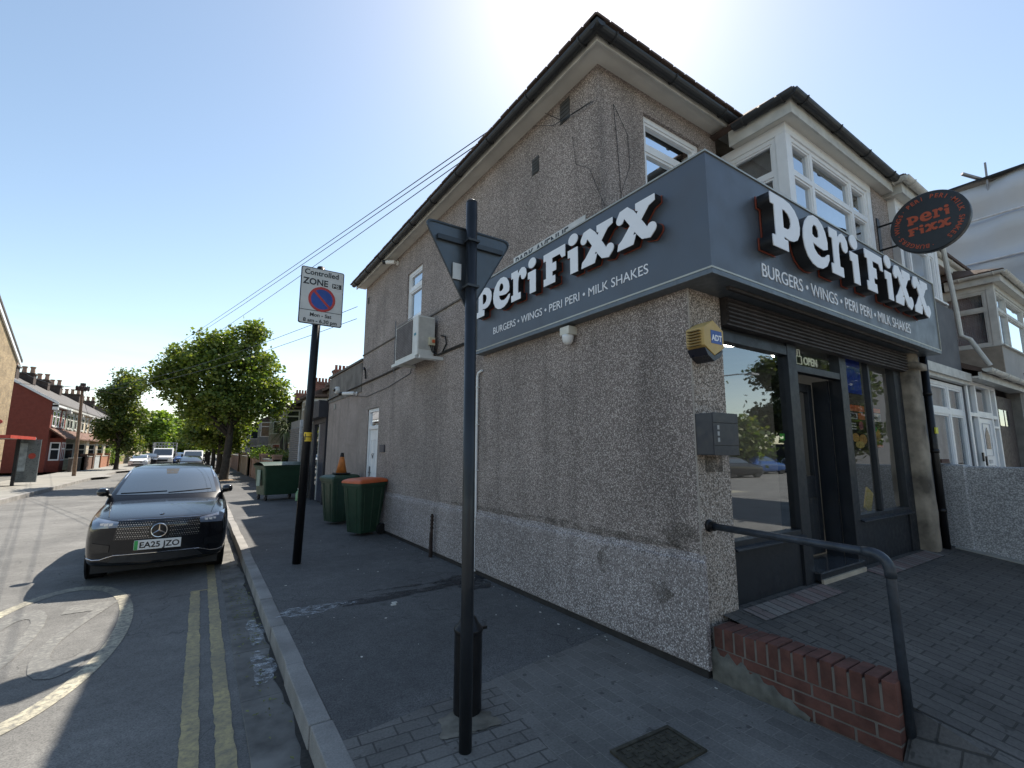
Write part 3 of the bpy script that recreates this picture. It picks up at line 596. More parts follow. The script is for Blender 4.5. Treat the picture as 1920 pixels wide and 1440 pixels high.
# speed roundel
g = G(); cx, cy, rx, ry = -4.16, 3.92, .66, 1.98; rows = [[], []]
for k in range(97): a = 2*pi*k/96; rows[0].append((cx+rx*cos(a), cy+ry*sin(a), RZ+.004)); rows[1].append((cx+(rx-.115)*cos(a), cy+(ry-.2)*sin(a), RZ+.004))
g.grid(rows); struct(g.out('road_marking', WPAINT))
o = text('20', 1.0, WPAINT2, (0, 0, 0), (0, 0, 0), None, 'road_number', 0, 'CENTER', bold=.006)
xs = [v.co.x for v in o.data.vertices]; ys = [v.co.y for v in o.data.vertices]
for v in o.data.vertices:
    x = (v.co.x-(min(xs)+max(xs))/2)/(max(xs)-min(xs)); y = (v.co.y-(min(ys)+max(ys))/2)/(max(ys)-min(ys)); v.co.x = cx-.0-x*.92; v.co.y = cy+.02-y*2.15; v.co.z = RZ+.0045
struct(o)
# left side footway
LK = -8.15
g = G(); flat(g, [(LK-.13, 26, 0), (LK-.13, 220, 0), (-11.2, 220, 0), (-11.2, 26, 0)]); flat(g, [(LK-.13, 8, 0), (LK-.13, 26, 0), (-11.2, 26, 0), (-16, 24, 0), (-16, 8, 0)]); struct(g.out('left_footway', simple('pale_concrete_paving', (.26, .25, .225), .85, var=.25, scale=1.2)))
g = G(); y = 8
while y < 120: g.box(LK-.13, LK, y+.004, y+.9, RZ, .003); y += .904
struct(g.out('left_kerb', KERB))
g = G(); flat(g, [(LK, 33.5, .001), (LK+.55, 34.6, .001), (LK+.6, 36.6, .001), (LK, 38, .001)]); flat(g, [(LK, 43, .001), (LK+.7, 45, .001), (LK+.7, 51, .001), (LK, 53, .001)]); struct(g.out('kerb_build_out', KERB))
# spilled water
def blob(g, cx, cy, rx, ry, z, seed, n=40, rot=0):
    r = random.Random(seed); ph = [r.uniform(0, 6.28) for _ in range(5)]; pts = []
    for k in range(n):
        a = 2*pi*k/n; q = 1+.16*sin(3*a+ph[0])+.10*sin(5*a+ph[1])+.07*sin(9*a+ph[2]); x, y = rx*q*cos(a), ry*q*sin(a); pts.append((cx+x*cos(rot)-y*sin(rot), cy+x*sin(rot)+y*cos(rot), z))
    g.face(pts)
WET = M_('wet_film_unused'); WET.t.nodes.remove(WET.p); _o = WET.t.nodes['Material Output']
_tr = WET.n('ShaderNodeBsdfTransparent'); _tr.inputs[0].default_value = (.45, .45, .46, 1); _g = WET.n('ShaderNodeBsdfGlossy'); _g.inputs['Roughness'].default_value = .12; _f = WET.n('ShaderNodeFresnel'); _f.inputs[0].default_value = 1.33
_x = WET.n('ShaderNodeMixShader'); _n = WET.rng(WET.noise(WET.pos(), 22, 4, .7), .42, .62); _m = WET.n('ShaderNodeMath', operation='MULTIPLY'); _m2 = WET.n('ShaderNodeMath', operation='MULTIPLY'); _m2.inputs[1].default_value = 1.0
WET.l(_f.outputs[0], _x.inputs[0]); WET.l(_tr.outputs[0], _x.inputs[1]); WET.l(_g.outputs[0], _x.inputs[2]); _y = WET.n('ShaderNodeMixShader'); _t2 = WET.n('ShaderNodeBsdfTransparent'); WET.l(_n, _y.inputs[0]); WET.l(_t2.outputs[0], _y.inputs[1]); WET.l(_x.outputs[0], _y.inputs[2]); WET.l(_y.outputs[0], _o.inputs[0]); WET = WET.m
GLARE = M_('water_sky_glare'); GLARE.col((.62, .66, .70)).set(rough=.35); _n = GLARE.rng(GLARE.noise(GLARE.pos(), 14, 6, .7, (1, 1.6, 1)), .44, .70, 0, .65); GLARE.l(_n, GLARE.p.inputs['Alpha']); GLARE = GLARE.m  # pale bluish colour stands in for sky glare on the spilled water
STAIN = M_('damp_stain'); STAIN.col((.025, .025, .028)).set(rough=.6); _n = STAIN.rng(STAIN.noise(STAIN.pos(), 5, 5, .7), .38, .55, 0, .75); STAIN.l(_n, STAIN.p.inputs['Alpha']); STAIN = STAIN.m
g = G(); blob(g, -1.05, 3.0, .95, .10, .004, 1, rot=.03); blob(g, -.28, 3.05, .30, .34, .0045, 2); blob(g, -.8, 3.22, .5, .035, .005, 5, rot=-.1); struct(g.out('damp_patch', STAIN))
g = G(); blob(g, -2.0, 2.98, .36, .13, .0055, 3, rot=.05); blob(g, -2.50, 3.05, .07, .34, RZ+.016, 4); blob(g, -2.52, 2.2, .08, .32, RZ+.0165, 7); struct(g.out('spilled_water', GLARE))
# litter and leaves in the gutter
r = random.Random(11); g = G()
for k in range(260):
    y = r.gauss(3.9, 1.0) if k < 180 else r.uniform(0, 8); x = r.uniform(-2.68, -2.45); a = r.uniform(0, 6.28); s = r.uniform(.008, .022); z = RZ+.02+r.uniform(0, .012)
    c, d = cos(a), sin(a); g.face([(x-s*c, y-s*d, z), (x+s*.5*d, y-s*.5*c, z+.004), (x+s*c, y+s*d, z+.002), (x-s*.5*d, y+s*.5*c, z+.006)])
tag(g.out('leaf_litter', simple('dry_leaf_litter', (.16, .17, .06), .8, var=.5)), kind='stuff')
r = random.Random(12); g = G()
for k in range(70):
    if k < 40: x, y = r.uniform(-2.2, -.1), r.uniform(-.8, 7)
    else: y = r.uniform(-.2, 6); x = -.06-abs(r.gauss(0, .09))
    s = r.uniform(.004, .011); a = r.uniform(0, 6.28); g.box(x-s, x+s*cos(a), y-s, y+s*sin(a)+.001, .002, .006)
for (x, y) in ((-1.30, 2.72), (-1.33, 2.66)): g.box(x, x+.05, y, y+.03, .002, .012)
tag(g.out('litter_specks', simple('pale_litter', (.62, .6, .55), .8)), kind='stuff')
# forecourt
def fz(y): return .375+.155*min(y, 0)
g = G(); flat(g, [(.21, 0, fz(0)), (5.2, 0, fz(0)), (5.2, -2.45, .002), (.21, -2.45, .002)]); flat(g, [(.21, -1.09, fz(-1.09)), (.21, -2.45, .002), (-.25, -2.45, .003), (-.02, -1.09, .003)]); flat(g, [(.42, 0, fz(0)), (4.45, 0, fz(0)), (4.45, .1, fz(0)), (.42, .1, fz(0))]); struct(g.out('forecourt', FORE))
g = G(); flat(g, [(.44, -.02, fz(0)+.003), (1.72, -.02, fz(0)+.003), (1.72, -.20, fz(-.2)+.004), (.44, -.20, fz(-.2)+.004)]); flat(g, [(2.64, -.02, fz(0)+.003), (4.4, -.02, fz(0)+.003), (4.4, -.2, fz(-.2)+.004), (2.64, -.2, fz(-.2)+.004)]); struct(g.out('forecourt_edging', REDB))
# ================================================================== low brick wall
bw = thing('brick_wall', (.1, -.55, 0), 'low red brick wall with a brick-on-edge top beside the sloping forecourt', 'wall')
g = G(); y = -1.085
FB = simple('engineering_red_brick', (.115, .046, .034), .85, var=.45, scale=9, bump=.4)
k = 0
while y < -.05:
    h = .345+.004*sin(k*1.7)+.022*(-y); g.box(.02, .215, y+.004, y+.066, .215, h); y += .0745; k += 1
g.out('coping_bricks', FB, bw, bev=.005)
g = G(); g.box(.0235, .2115, -1.08, -.04, .0, .342); g.out('mortar_core', simple('lime_mortar', (.15, .13, .112), .95, var=.3), bw)
g = G()
for row in range(3):
    z = .005+row*.071; y = -1.085 - (.1 if row % 2 else 0)
    while y < -.04:
        a, b = max(y, -1.085), min(y+.205, -.04)
        if b-a > .03: g.box(.02, .215, a+.004, b-.004, z, z+.062)
        y += .2095
g.out('brick_courses', FB, bw, bev=.004)
g = G(); rows = []
for k in range(22):
    y = -.03-.62*k/21; top = .20*(1-(k/21)**1.6)*(.85+.15*sin(k*1.9))+.02; rows.append([(.012+.006*sin(k*2.1), y, 0), (.004+.006*sin(k*1.3), y, top*.5), (.014, y, top), (.024, y, top+.004)])
g.grid(rows); g.out('cement_patch', simple('mossy_cement', (.13, .125, .105), .95, var=.4, scale=12, bump=.6), bw, smooth=True)
# handrail
hr = thing('handrail', (.1, -1.1, 0), 'dark grey tubular handrail bolted to the shop corner and bent down to the pavement', 'handrail')
g = G(); pts = [(.10, -.015, 1.015), (.10, -1.0, 1.0)] + [(.10, -1.0-.085*sin(a), .915+.085*cos(a)) for a in [pi/2*k/8 for k in range(1, 9)]] + [(.11, -1.10, -.1)]
g.tube(pts, .024, 14); g.tube([(.10, -.965, 1.0), (.10, -1.0, 1.0)]+[(.10, -1.0-.085*sin(a), .915+.085*cos(a)) for a in [pi/2*k/8 for k in range(1, 9)]]+[(.10, -1.087, .88)], .0285, 14)
g.out('rail', simple('rail_grey_paint', (.045, .055, .07), .42, .3, var=.4, scale=14, bump=.2), hr, smooth=True)
g = G(); g.lathe([(0, 0), (.045, 0), (.045, .012), (.034, .02), (.034, .05), (0, .05)], (.10, .0, 1.015), 20, Matrix.Rotation(R(90), 4, 'X')); g.out('wall_flange', BLKM, hr)
# ================================================================== POLES & SIGNS
wp = thing('warning_sign', (-1.785, .215, 0), 'back of a triangular road sign on a tall dark pole nearest the camera', 'road sign')
g = G(); g.tube([(-1.785, .215, -.02), (-1.787, .215, .9), (-1.80, .215, 3.06)], .0345, 20); g.lathe([(.0345, 0), (.033, .012), (.02, .022), (0, .024)], (-1.80, .215, 3.058), 20); 
po = g.out('pole', simple('weathered_dark_pole', (.030, .034, .040), .36, .5, var=.35, scale=3), wp, smooth=True)
def rtri(cx, cz, w, h, r, n=6):
    P = [Vector((cx-w/2, cz+h*.5)), Vector((cx, cz-h*.5)), Vector((cx+w/2, cz+h*.5))]; o = []
    for i in range(3):
        a, b, c = P[i-1], P[i], P[(i+1) % 3]; d1 = (a-b).normalized(); d2 = (c-b).normalized()
        for k in range(n+1):
            t = k/n; q1 = b+d1*r; q2 = b+d2*r; o.append(tuple(q1.lerp(b, t).lerp(b.lerp(q2, t), t)))
    return o
TX, TZ = -1.785, 2.64
g = G(); g.prism([(x, z) for x, z in rtri(TX, TZ, .62, .54, .07)], 1, .265, .268)
# sign faces away: x=,z= on axis 1
pl_ = g.out('sign_plate', GREYP, wp)
g = G(); o_ = rtri(TX, TZ, .62, .54, .07); i_ = rtri(TX, TZ-.002, .60, .522, .064)
for k in range(len(o_)):
    a, b = o_[k], o_[(k+1) % len(o_)]; c, d = i_[k], i_[(k+1) % len(o_)]; g.face([(a[0], .258, a[1]), (b[0], .258, b[1]), (d[0], .258, d[1]), (c[0], .258, c[1])]); g.face([(a[0], .258, a[1]), (a[0], .270, a[1]), (b[0], .270, b[1]), (b[0], .258, b[1])])
g.out('sign_rim', simple('rim_grey', (.06, .07, .08), .4, .5), pl_)
g = G(); g.box(TX-.22, TX+.23, .243, .264, TZ+.155, TZ+.185); g.out('back_channel', simple('channel_grey', (.055, .062, .07), .4, .5), pl_)
g = G(); g.box(-1.838, -1.760, .176, .242, TZ+.162, TZ+.176).box(-1.838, -1.760, .176, .256, TZ-.123, TZ-.109); g.out('pole_clamp', simple('clamp_dark', (.05, .055, .062), .45, .5), wp)
g = G(); g.box(-1.90, -1.845, .252, .257, TZ-.07, TZ+.03); g.out('maker_label', simple('label_white', (.6, .62, .62), .6), pl_)
# bollard behind the pole
bo = thing('bollard', (-1.60, .54, 0), 'squat black bollard standing in a mortar patch right behind the triangular sign pole', 'bollard')
g = G(); g.lathe([(.085, -.02), (.085, .45), (.09, .455), (.09, .475), (.066, .50), (.045, .54), (0, .545)], (-1.60, .54, 0), 12); g.out('post', BLKM, bo, bev=.004)
g = G(); g.box(-1.52, -1.49, .50, .52, .46, .475); g.out('lug', BLKM, bo)
g = G(); blob(g, -1.70, .44, .13, .12, .005, 9); blob(g, -1.60, .40, .12, .09, .008, 19); struct(g.out('mortar_patch', simple('patch_mortar', (.19, .17, .135), .95, var=.45, scale=9, bump=.6)))
# zone sign
zs = thing('parking_zone_sign', (-1.765, 5.10, 0), 'white Controlled ZONE parking plate with no-waiting roundel on a tall black pole', 'road sign')
g = G(); g.tube([(-1.83, 5.12, -.02), (-1.76, 5.12, 4.32)], .057, 20); g.lathe([(.057, 0), (.05, .015), (0, .03)], (-1.76, 5.12, 4.315), 20); zp = g.out('pole', BLKM, zs, smooth=True)
x0, x1, z0, z1 = -2.045, -1.43, 3.405, 4.275
def rrect(x0, x1, z0, z1, r, n=5):
    o = []
    for cx, cz, a in ((x1-r, z1-r, 0), (x0+r, z1-r, 90), (x0+r, z0+r, 180), (x1-r, z0+r, 270)): o += [(cx+r*cos(R(a+90*k/n)), cz+r*sin(R(a+90*k/n))) for k in range(n+1)]
    return o
SGW = simple('sign_face_white', (.62, .62, .60), .35, var=.08); SGK = simple('sign_black_film', (.01, .01, .011), .35); SGR = simple('sign_red_film', (.50, .035, .03), .35); SGU = simple('sign_blue_film', (.015, .07, .35), .35)
YP = 5.045
g = G(); g.prism(rrect(x0, x1, z0, z1, .03), 1, YP, YP+.012); zpl = g.out('sign_plate', simple('plate_back_grey', (.12, .12, .12), .5), zs)
g = G(); g.prism(rrect(x0+.004, x1-.004, z0+.004, z1-.004, .028), 1, YP-.002, YP-.0005); g.out('border', SGK, zpl)
g = G(); g.prism(rrect(x0+.014, x1-.014, z0+.014, z1-.014, .022), 1, YP-.004, YP-.0025); g.out('sign_face', SGW, zpl)
g = G(); g.box(x0+.014, x1-.014, YP-.006, YP-.0045, z0+.205, z0+.213); g.box(-1.60, -1.465, YP-.006, YP-.0045, 4.005, 4.075); g.out('black_bar', SGK, zpl)
text('Controlled', .112, SGK, (-2.0, YP-.006, 4.16), RF, zpl, 'sign_lettering', .0008, sx=.98, bold=.002)
text('ZONE', .135, SGK, (-2.01, YP-.006, 4.01), RF, zpl, 'sign_lettering', .0008, sx=.94, bold=.003)
text('MS', .075, SGW, (-1.59, YP-.0075, 4.013), RF, zpl, 'sign_lettering', .0008, sx=1.0, bold=.0015)
text('Mon - Sat', .078, SGK, (-1.74, YP-.006, 3.525), RF, zpl, 'sign_lettering', .0008, 'CENTER', bold=.0015)
text('8 am - 6.30 pm', .078, SGK, (-1.74, YP-.006, 3.435), RF, zpl, 'sign_lettering', .0008, 'CENTER', bold=.0015)
cz = 3.80; cxz = -1.735
g = G(); g.prism(ell(cxz, cz, .165, .165, 40), 1, YP-.006, YP-.0045); g.out('roundel_blue', SGU, zpl)
g = G(); A = ell(cxz, cz, .192, .192, 40); B = ell(cxz, cz, .155, .155, 40)
for k in range(40): a, b, c, d = A[k], A[(k+1) % 40], B[(k+1) % 40], B[k]; g.face([(a[0], YP-.007, a[1]), (b[0], YP-.007, b[1]), (c[0], YP-.007, c[1]), (d[0], YP-.007, d[1])])
s = .7071; g.face([(cxz+(-.16*s)-.017*s*1, YP-.0075, cz+.16*s-.017*s), (cxz+(-.16*s)+.017*s, YP-.0075, cz+.16*s+.017*s), (cxz+.16*s+.017*s, YP-.0075, cz-.16*s+.017*s), (cxz+.16*s-.017*s, YP-.0075, cz-.16*s-.017*s)])
g.out('roundel_red', SGR, zpl)
g = G(); g.box(-1.86, -1.66, 5.055, 5.175, 4.1, 4.13).box(-1.87, -1.67, 5.055, 5.175, 3.55, 3.58); g.out('pole_clamp', GALV, zs)
hy = thing('hydrant_plate', (-1.80, 5.055, 1.75), 'small yellow H plate strapped to the pole of the parking zone sign', 'sign')
g = G(); n = 8
rows = [[(-1.795+.062*sin(a), 5.12-.062*cos(a), z) for a in [R(-62+124*k/n) for k in range(n+1)]] for z in (1.685, 1.815)]; g.grid(rows); g.out('plate', simple('hydrant_yellow', (.75, .50, .03), .45), hy)
rows = []; g = G()
for a0, a1, za, zb in ((-45, -33, 1.705, 1.795), (33, 45, 1.705, 1.795), (-33, 33, 1.744, 1.756)):
    g.grid([[(-1.795+.0635*sin(R(a)), 5.12-.0635*cos(R(a)), z) for a in [a0+(a1-a0)*k/6 for k in range(7)]] for z in (za, zb)])
g.out('h_mark', SGK, hy)
# manhole
mh = thing('drain_cover', (-.95, -.35, .004), 'rusty rectangular cast iron cover set in the block paving at the bottom of the photo', 'drain cover', rz=R(-2))
RUST = simple('rusty_cast_iron', (.075, .068, .05), .7, .4, var=.5, scale=20, bump=.5)
g = G(); a, b = .22, .13
g.box(-a, a, -b, -b+.02, 0, .012).box(-a, a, b-.02, b, 0, .012).box(-a, -a+.02, -b+.02, b-.02, 0, .012).box(a-.02, a, -b+.02, b-.02, 0, .012); f_ = g.out('frame', RUST); f_.parent = mh
g = G(); g.box(-a+.024, a-.024, -b+.024, b-.024, 0, .006)
for i in range(9):
    for j in range(5):
        x = -.17+i*.042; y = -.085+j*.042
        if (i+j) % 2: g.box(x-.016, x+.016, y-.005, y+.005, .006, .011)
        else: g.box(x-.005, x+.005, y-.016, y+.016, .006, .011)
f_ = g.out('lid', RUST); f_.parent = mh
# iron stub against the wall
ib = thing('iron_post', (-.10, 4.5, 0), 'short rusted iron post standing against the pebbledash wall', 'post')
g = G(); g.tube([(-.10, 4.5, -.01), (-.10, 4.5, .34), (-.095, 4.5, .36), (-.09, 4.5, .62)], [.03, .027, .02, .019], 10)
for k in range(4): g.lathe([(.0, 0), (.028, .005), (.028, .03), (0, .035)], (-.092, 4.5, .40+k*.055), 8)
g.out('post', simple('rust_brown', (.045, .03, .025), .8, .3, var=.5, scale=30, bump=.5), ib)
# ================================================================== THINGS ON THE WALLS
ab = thing('alarm_box', (.07, -.03, 2.40), 'yellow hexagonal burglar alarm box with a blue ADT badge on the corner pier', 'alarm')
hx = [(.07+.155*cos(R(a))*.92, 2.40+.135*sin(R(a))) for a in (90, 150, 210, 270, 330, 30)]
YEL = simple('alarm_yellow', (.52, .36, .13), .5, var=.12)
g = G(); g.prism(hx, 1, -.155, -.0, None); o = g.out('casing', YEL, ab, bev=.006)
g = G()
for k in range(6): g.box(-.085-.0, -.055, -.13, -.03, 2.33+k*.022, 2.338+k*.022)
o2 = g.out('vents', simple('vent_brown', (.22, .15, .05), .6), o)
g = G(); g.prism([(-.045, 2.315), (.07, 2.262), (.185, 2.315), (.15, 2.262), (.07, 2.222), (-.01, 2.262)][::1], 1, -.15, -.0); g.out('strobe_lens', simple('dark_lens', (.02, .02, .03), .3), ab)
g = G(); g.box(.03, .165, -.158, -.1555, 2.355, 2.455); g.out('badge', simple('badge_blue', (.03, .09, .32), .4), ab)
text('ADT', .062, LETW, (.0975, -.1595, 2.378), RF, ab, 'badge_lettering', .0008, 'CENTER', bold=.002)
lb = thing('letter_box', (.16, -.07, 1.68), 'dark grey wall letter box with three small slots on the corner pier', 'letter box')
LBM = simple('letterbox_grey', (.035, .038, .048), .4, .2, var=.1)
g = G(); g.box(.0, .315, -.145, -.0, 1.53, 1.835); g.out('casing', LBM, lb, bev=.005)
g = G(); g.box(.0, .315, -.152, -.147, 1.765, 1.838).box(.0, .315, -.152, -.147, 1.60, 1.760).box(.0, .315, -.150, -.147, 1.528, 1.595); g.out('front_panel', LBM, lb, bev=.003)
g = G()
for k in range(3): g.box(.045, .07, -.154, -.1515, 1.625+k*.045, 1.655+k*.045)
g.out('window_slot', simple('slot_silver', (.35, .36, .38), .4, .5), lb)
sl_ = thing('dome_camera', (-.06, 1.36, 2.74), 'cream and white dome camera under the side fascia sign', 'camera')
g = G(); g.box(-.115, -.0, 1.29, 1.43, 2.715, 2.80); g.out('housing', CREAM, sl_, bev=.006)
g = G(); g.lathe([(.0, -.075), (.03, -.07), (.052, -.045), (.06, 0), (.06, .02), (0, .02)], (-.065, 1.36, 2.695), 20); g.out('dome', WHITEM, sl_, smooth=True)
def bullet(loc, d, label, L_=.24):
    t = thing('bullet_camera', loc, label, 'camera'); d = Vector(d).normalized(); l = Vector(loc)
    g = G(); g.tube([l+Vector((-.02, 0, 0)), l+Vector((-.09, 0, .0))], .02, 8); g.tube([l, l+Vector((-.018, 0, 0))], .05, 16); g.out('bracket', WHITEM, t)
    a = l+Vector((-.1, 0, .0))-d*.04; g = G(); g.tube([a, a+d*L_], .042, 16); g.out('body', WHITEM, t, smooth=False, bev=.004)
    g = G(); g.tube([a+d*L_, a+d*(L_+.07)], [.043, .043], 16); g.out('hood', BLKM, t); return t
bullet((0, 6.75, 5.38), (-.62, .72, .10), 'white bullet camera high under the side eaves', .2)
bullet((0, 9.35, 2.94), (-.75, .65, -.02), 'white bullet camera over the side door end of the rear wall', .3)
dm = thing('dome_camera', (-.05, 11.2, 3.22), 'small white dome camera on the low rear extension', 'camera')
g = G(); g.lathe([(.0, .0), (.10, 0), (.10, .06), (.09, .1), (0, .1)], (-.0, 11.2, 3.22), 16, Matrix.Rotation(R(-90), 4, 'Y')); g.out('housing', WHITEM, dm)
g = G(); g.lathe([(.0, .0), (.05, 0), (.04, .05), (0, .06)], (-.10, 11.2, 3.22), 16, Matrix.Rotation(R(-90), 4, 'Y')); g.out('lens', DGL, dm)
# entry keypad
kp = thing('intercom', (-.01, 7.2, 1.6), 'small grey intercom plate beside the white side door', 'intercom')
g = G(); g.box(-.03, 0, 7.06, 7.34, 1.53, 1.68); g.out('plate', simple('intercom_grey', (.07, .07, .085), .5), kp, bev=.003)
# street name plate, lower half behind the fascia
sn = thing('street_name_plate', (-.01, 1.77, 3.85), 'white PARK AVENUE street name plate half hidden behind the fascia sign', 'sign')
g = G(); g.box(-.022, -.006, 1.12, 2.42, 3.755, 3.925); g.out('plate', simple('plate_white', (.60, .60, .58), .5, var=.15), sn)
w = twidth('PARK AVENUE', .1); text('PARK AVENUE', .155, SGK, (-.024, 2.38, 3.80), RS, sn, 'plate_lettering', .001, sx=.99/(w*1.55), bold=.002)
# air conditioner
ac = thing('air_conditioner', (-.25, 5.5, 3.6), 'white air conditioning unit on a wall bracket above the bins', 'air conditioner')
x0, x1, y0, y1, z0, z1 = -.35, -.06, 4.67, 5.69, 3.06, 3.71
ACW = simple('ac_cream_white', (.66, .66, .63), .4, var=.08)
g = G(); g.box(x0, x1, y0, y1, z0, z1); o = g.out('casing', ACW, ac, bev=.012)
g = G()
for k in range(22): z = z0+.07+k*.028; g.box(x0-.012, x0-.002, y0+.22, y1-.05, z, z+.010)
for k in range(9): y = y0+.24+k*.065; g.box(x0-.014, x0-.010, y, y+.008, z0+.06, z1-.05)
g.out('fan_grille', simple('ac_grille_grey', (.22, .20, .20), .6), o)
g = G(); g.box(x0-.003, x0-.0005, y0+.215, y1-.045, z0+.055, z1-.045); g.out('fan_recess', simple('ac_recess', (.13, .12, .12), .7), o)
g = G(); g.box(x0-.004, x0-.001, y0+.06, y0+.14, z0+.33, z0+.37); g.out('maker_mark', simple('ac_badge', (.05, .25, .32), .5), o)
g = G(); g.box(x0+.02, x1, y0-.008, y0-.001, z0+.1, z1-.03); g.out('service_panel', simple('ac_panel', (.50, .49, .46), .5), o)
g = G(); g.box(x0-.02, -.0, y0+.05, y0+.10, z0-.05, z0-.005).box(x0-.02, -.0, y1-.10, y1-.05, z0-.05, z0-.005).box(x0-.04, x0-.0, y0-.02, y1+.05, z0-.06, z0-.01).box(x0-.04, -.0, y0-.22, y0-.17, z0-.09, z0-.04); g.out('bracket', ACW, ac)
g = G(); g.box(-.17, -.07, y0-.06, y0-.009, z0+.17, z0+.30); iso = g.out('isolator_switch', simple('isolator_cream', (.6, .56, .40), .5), ac, bev=.004)
g = G(); g.box(-.125, -.08, y0-.075, y0-.061, z0+.21, z0+.26); g.out('switch_knob', simple('isolator_red', (.6, .12, .04), .5), iso)
g = G(); g.tube([(x0-.0, y1+.03, z0-.15), (x0-.0, y1+.03, z1+.14)], .007, 6); g.out('aerial_rod', GALV, ac)
g = G()
for k in range(3): g.tube([(-.14+.03*k, y0-.03, z0+.17), (-.12+.02*k, y0-.06, z0+.06), (-.05, y0-.12, z0+.01), (-.02, y0-.4, z0+.02+.012*k), (-.02, 3.3, 3.08+.012*k)], .008, 6)
g.tube([(-.02, 4.5, 3.38), (-.03, 4.32, 3.32), (-.03, 4.28, 3.2), (-.02, 4.45, 3.09)], .012, 6); g.out('cables', BLKM, ac)
# wall cables / conduits
wc = thing('wall_cable', (-.02, 9, 3.1), 'thick black cable clipped along the side wall and sloping over the extension', 'cable')
g = G(); pts = [(-.02, 5.7, 3.17), (-.02, 7.2, 3.13), (-.02, 8.9, 3.11), (-.02, 10.4, 3.09), (-.02, 12.4, 3.05)]; g.tube(pts, .022, 6); g.out('cable', BLKM, wc)
g = G(); g.tube([(-.015, 5.72, 3.1), (-.015, 5.8, 2.95), (-.015, 7.0, 2.83), (-.015, 8.5, 2.78), (-.015, 10.4, 3.0)], .006, 5); g.out('thin_cable', BLKM, wc)
g = G(); g.tube([(-.03, 8.55, 3.2), (-.05, 8.55, 3.42), (-.12, 8.4, 3.43), (-.13, 8.35, 3.38)], .02, 6); g.out('pipe_stub', BLKM, wc)
c2 = thing('hanging_wire', (-.02, 1, 4.6), 'thin dark telephone wires straggling down the upper wall from the eaves', 'cable')
g = G()
g.tube([(-.02, 2.0, 5.47), (-.03, 1.6, 5.22), (-.04, 1.15, 5.12), (-.03, .98, 5.10)], .003, 5); g.tube([(-.03, 1.75, 5.47), (-.035, 1.45, 5.18), (-.03, .95, 5.08)], .004, 5); g.tube([(.2, .9, 5.12), (.24, .9, 4.7), (.27, .9, 4.2), (.29, .9, 3.78)], .003, 5); g.tube([(.2, .9, 5.12), (.40, .9, 4.85), (.42, .9, 4.5), (.28, .9, 4.15)], .0025, 5)
g.tube([(-.015, 1.30, 4.9), (-.015, 1.25, 4.55), (-.015, 1.05, 4.4), (-.015, .93, 4.1), (-.015, .85, 3.9)], .0025, 5); g.out('wire', BLKM, c2)
wpi = thing('conduit', (-.03, 3.18, 1.6), 'slim white plastic conduit running down the side wall behind the pole', 'pipe')
g = G(); g.tube([(-.025, 3.17, 2.62), (-.025, 3.26, 2.60), (-.025, 3.29, 2.55), (-.025, 3.29, .04)], .017, 10)
for z in (2.4, 1.9, 1.3, .7): g.box(-.046, 0, 3.265, 3.315, z, z+.012)
g.out('pipe', WHITEM, wpi)
wp2 = thing('downpipe', (4.86, -.05, 1.5), 'black rainwater downpipe at the right end of the shopfront', 'pipe')
g = G(); g.tube([(4.88, -.10, 2.86), (4.88, -.10, .15)], .042, 14)
for z in (2.3, 1.55, .8): g.tube([(4.88, -.10, z), (4.88, -.10, z+.05)], .048, 14)
g.tube([(4.97, -.06, 2.9), (4.97, -.06, .3)], .012, 6); g.out('pipe', BLKM, wp2, smooth=True)
g = G(); g.box(4.84, 4.925, -.15, -.135, 1.80, 1.88); g.out('yellow_tag', simple('tag_yellow', (.62, .60, .05), .5), wp2)
# posters and stickers inside the shop window
PY = .105
def poster(name, x0, x1, z0, z1, label, items, cat='poster'):
    t = thing(name, ((x0+x1)/2, PY, z0), label, cat); g = G(); g.box(x0, x1, PY, PY+.004, z0, z1); g.out('sheet', simple('poster_black', (.02, .018, .018), .5), t)
    for it in items:
        if it[0] == 'r': g = G(); g.box(it[1], it[2], PY-.003, PY-.001, it[3], it[4]); g.out('printed_panel', simple(it[5], it[6], .5, var=.3, scale=25), t)
        elif it[0] == 't': text(it[1], it[2], it[6] if len(it) > 6 else LETW, (it[3], PY-.005, it[4]), RF, t, 'printed_lettering', .0005, 'LEFT', sx=it[5], bold=.003)
        elif it[0] == 'c': g = G(); g.prism([(a, b) for a, b in ell(it[1], it[2], it[3], it[4], 20)], 1, PY-.0045-it[7], PY-.001); g.out('printed_food', simple(it[5], it[6], .6, var=.5, scale=40), t)
    return t
BT = simple('print_black', (.02, .02, .02), .5)
poster('poster', 2.95, 3.40, 1.58, 2.10, 'tall food poster headed OFFER with an orange banner and burgers in the right shop window', [('r', 2.96, 3.39, 2.02, 2.09, 'print_orange', (.85, .22, .09)), ('r', 2.97, 3.18, 1.93, 2.0, 'print_white', (.9, .9, .88)), ('t', 'OFFER', .062, 2.985, 1.945, .9, BT), ('r', 3.20, 3.38, 1.93, 2.0, 'print_orange', (.85, .22, .09)), ('r', 2.98, 3.12, 1.87, 1.885, 'print_white', (.9, .9, .88)), ('r', 2.98, 3.12, 1.84, 1.855, 'print_white', (.9, .9, .88)), ('r', 2.98, 3.12, 1.81, 1.825, 'print_white', (.9, .9, .88)), ('c', 3.08, 1.72, .09, .05, 'food_bun', (.85, .5, .17), 0), ('c', 3.27, 1.70, .10, .06, 'food_bun', (.85, .5, .17), .001), ('c', 3.17, 1.64, .12, .04, 'food_chips', (.9, .7, .25), .002), ('c', 3.25, 1.86, .06, .05, 'food_pink', (.55, .2, .22), 0)])
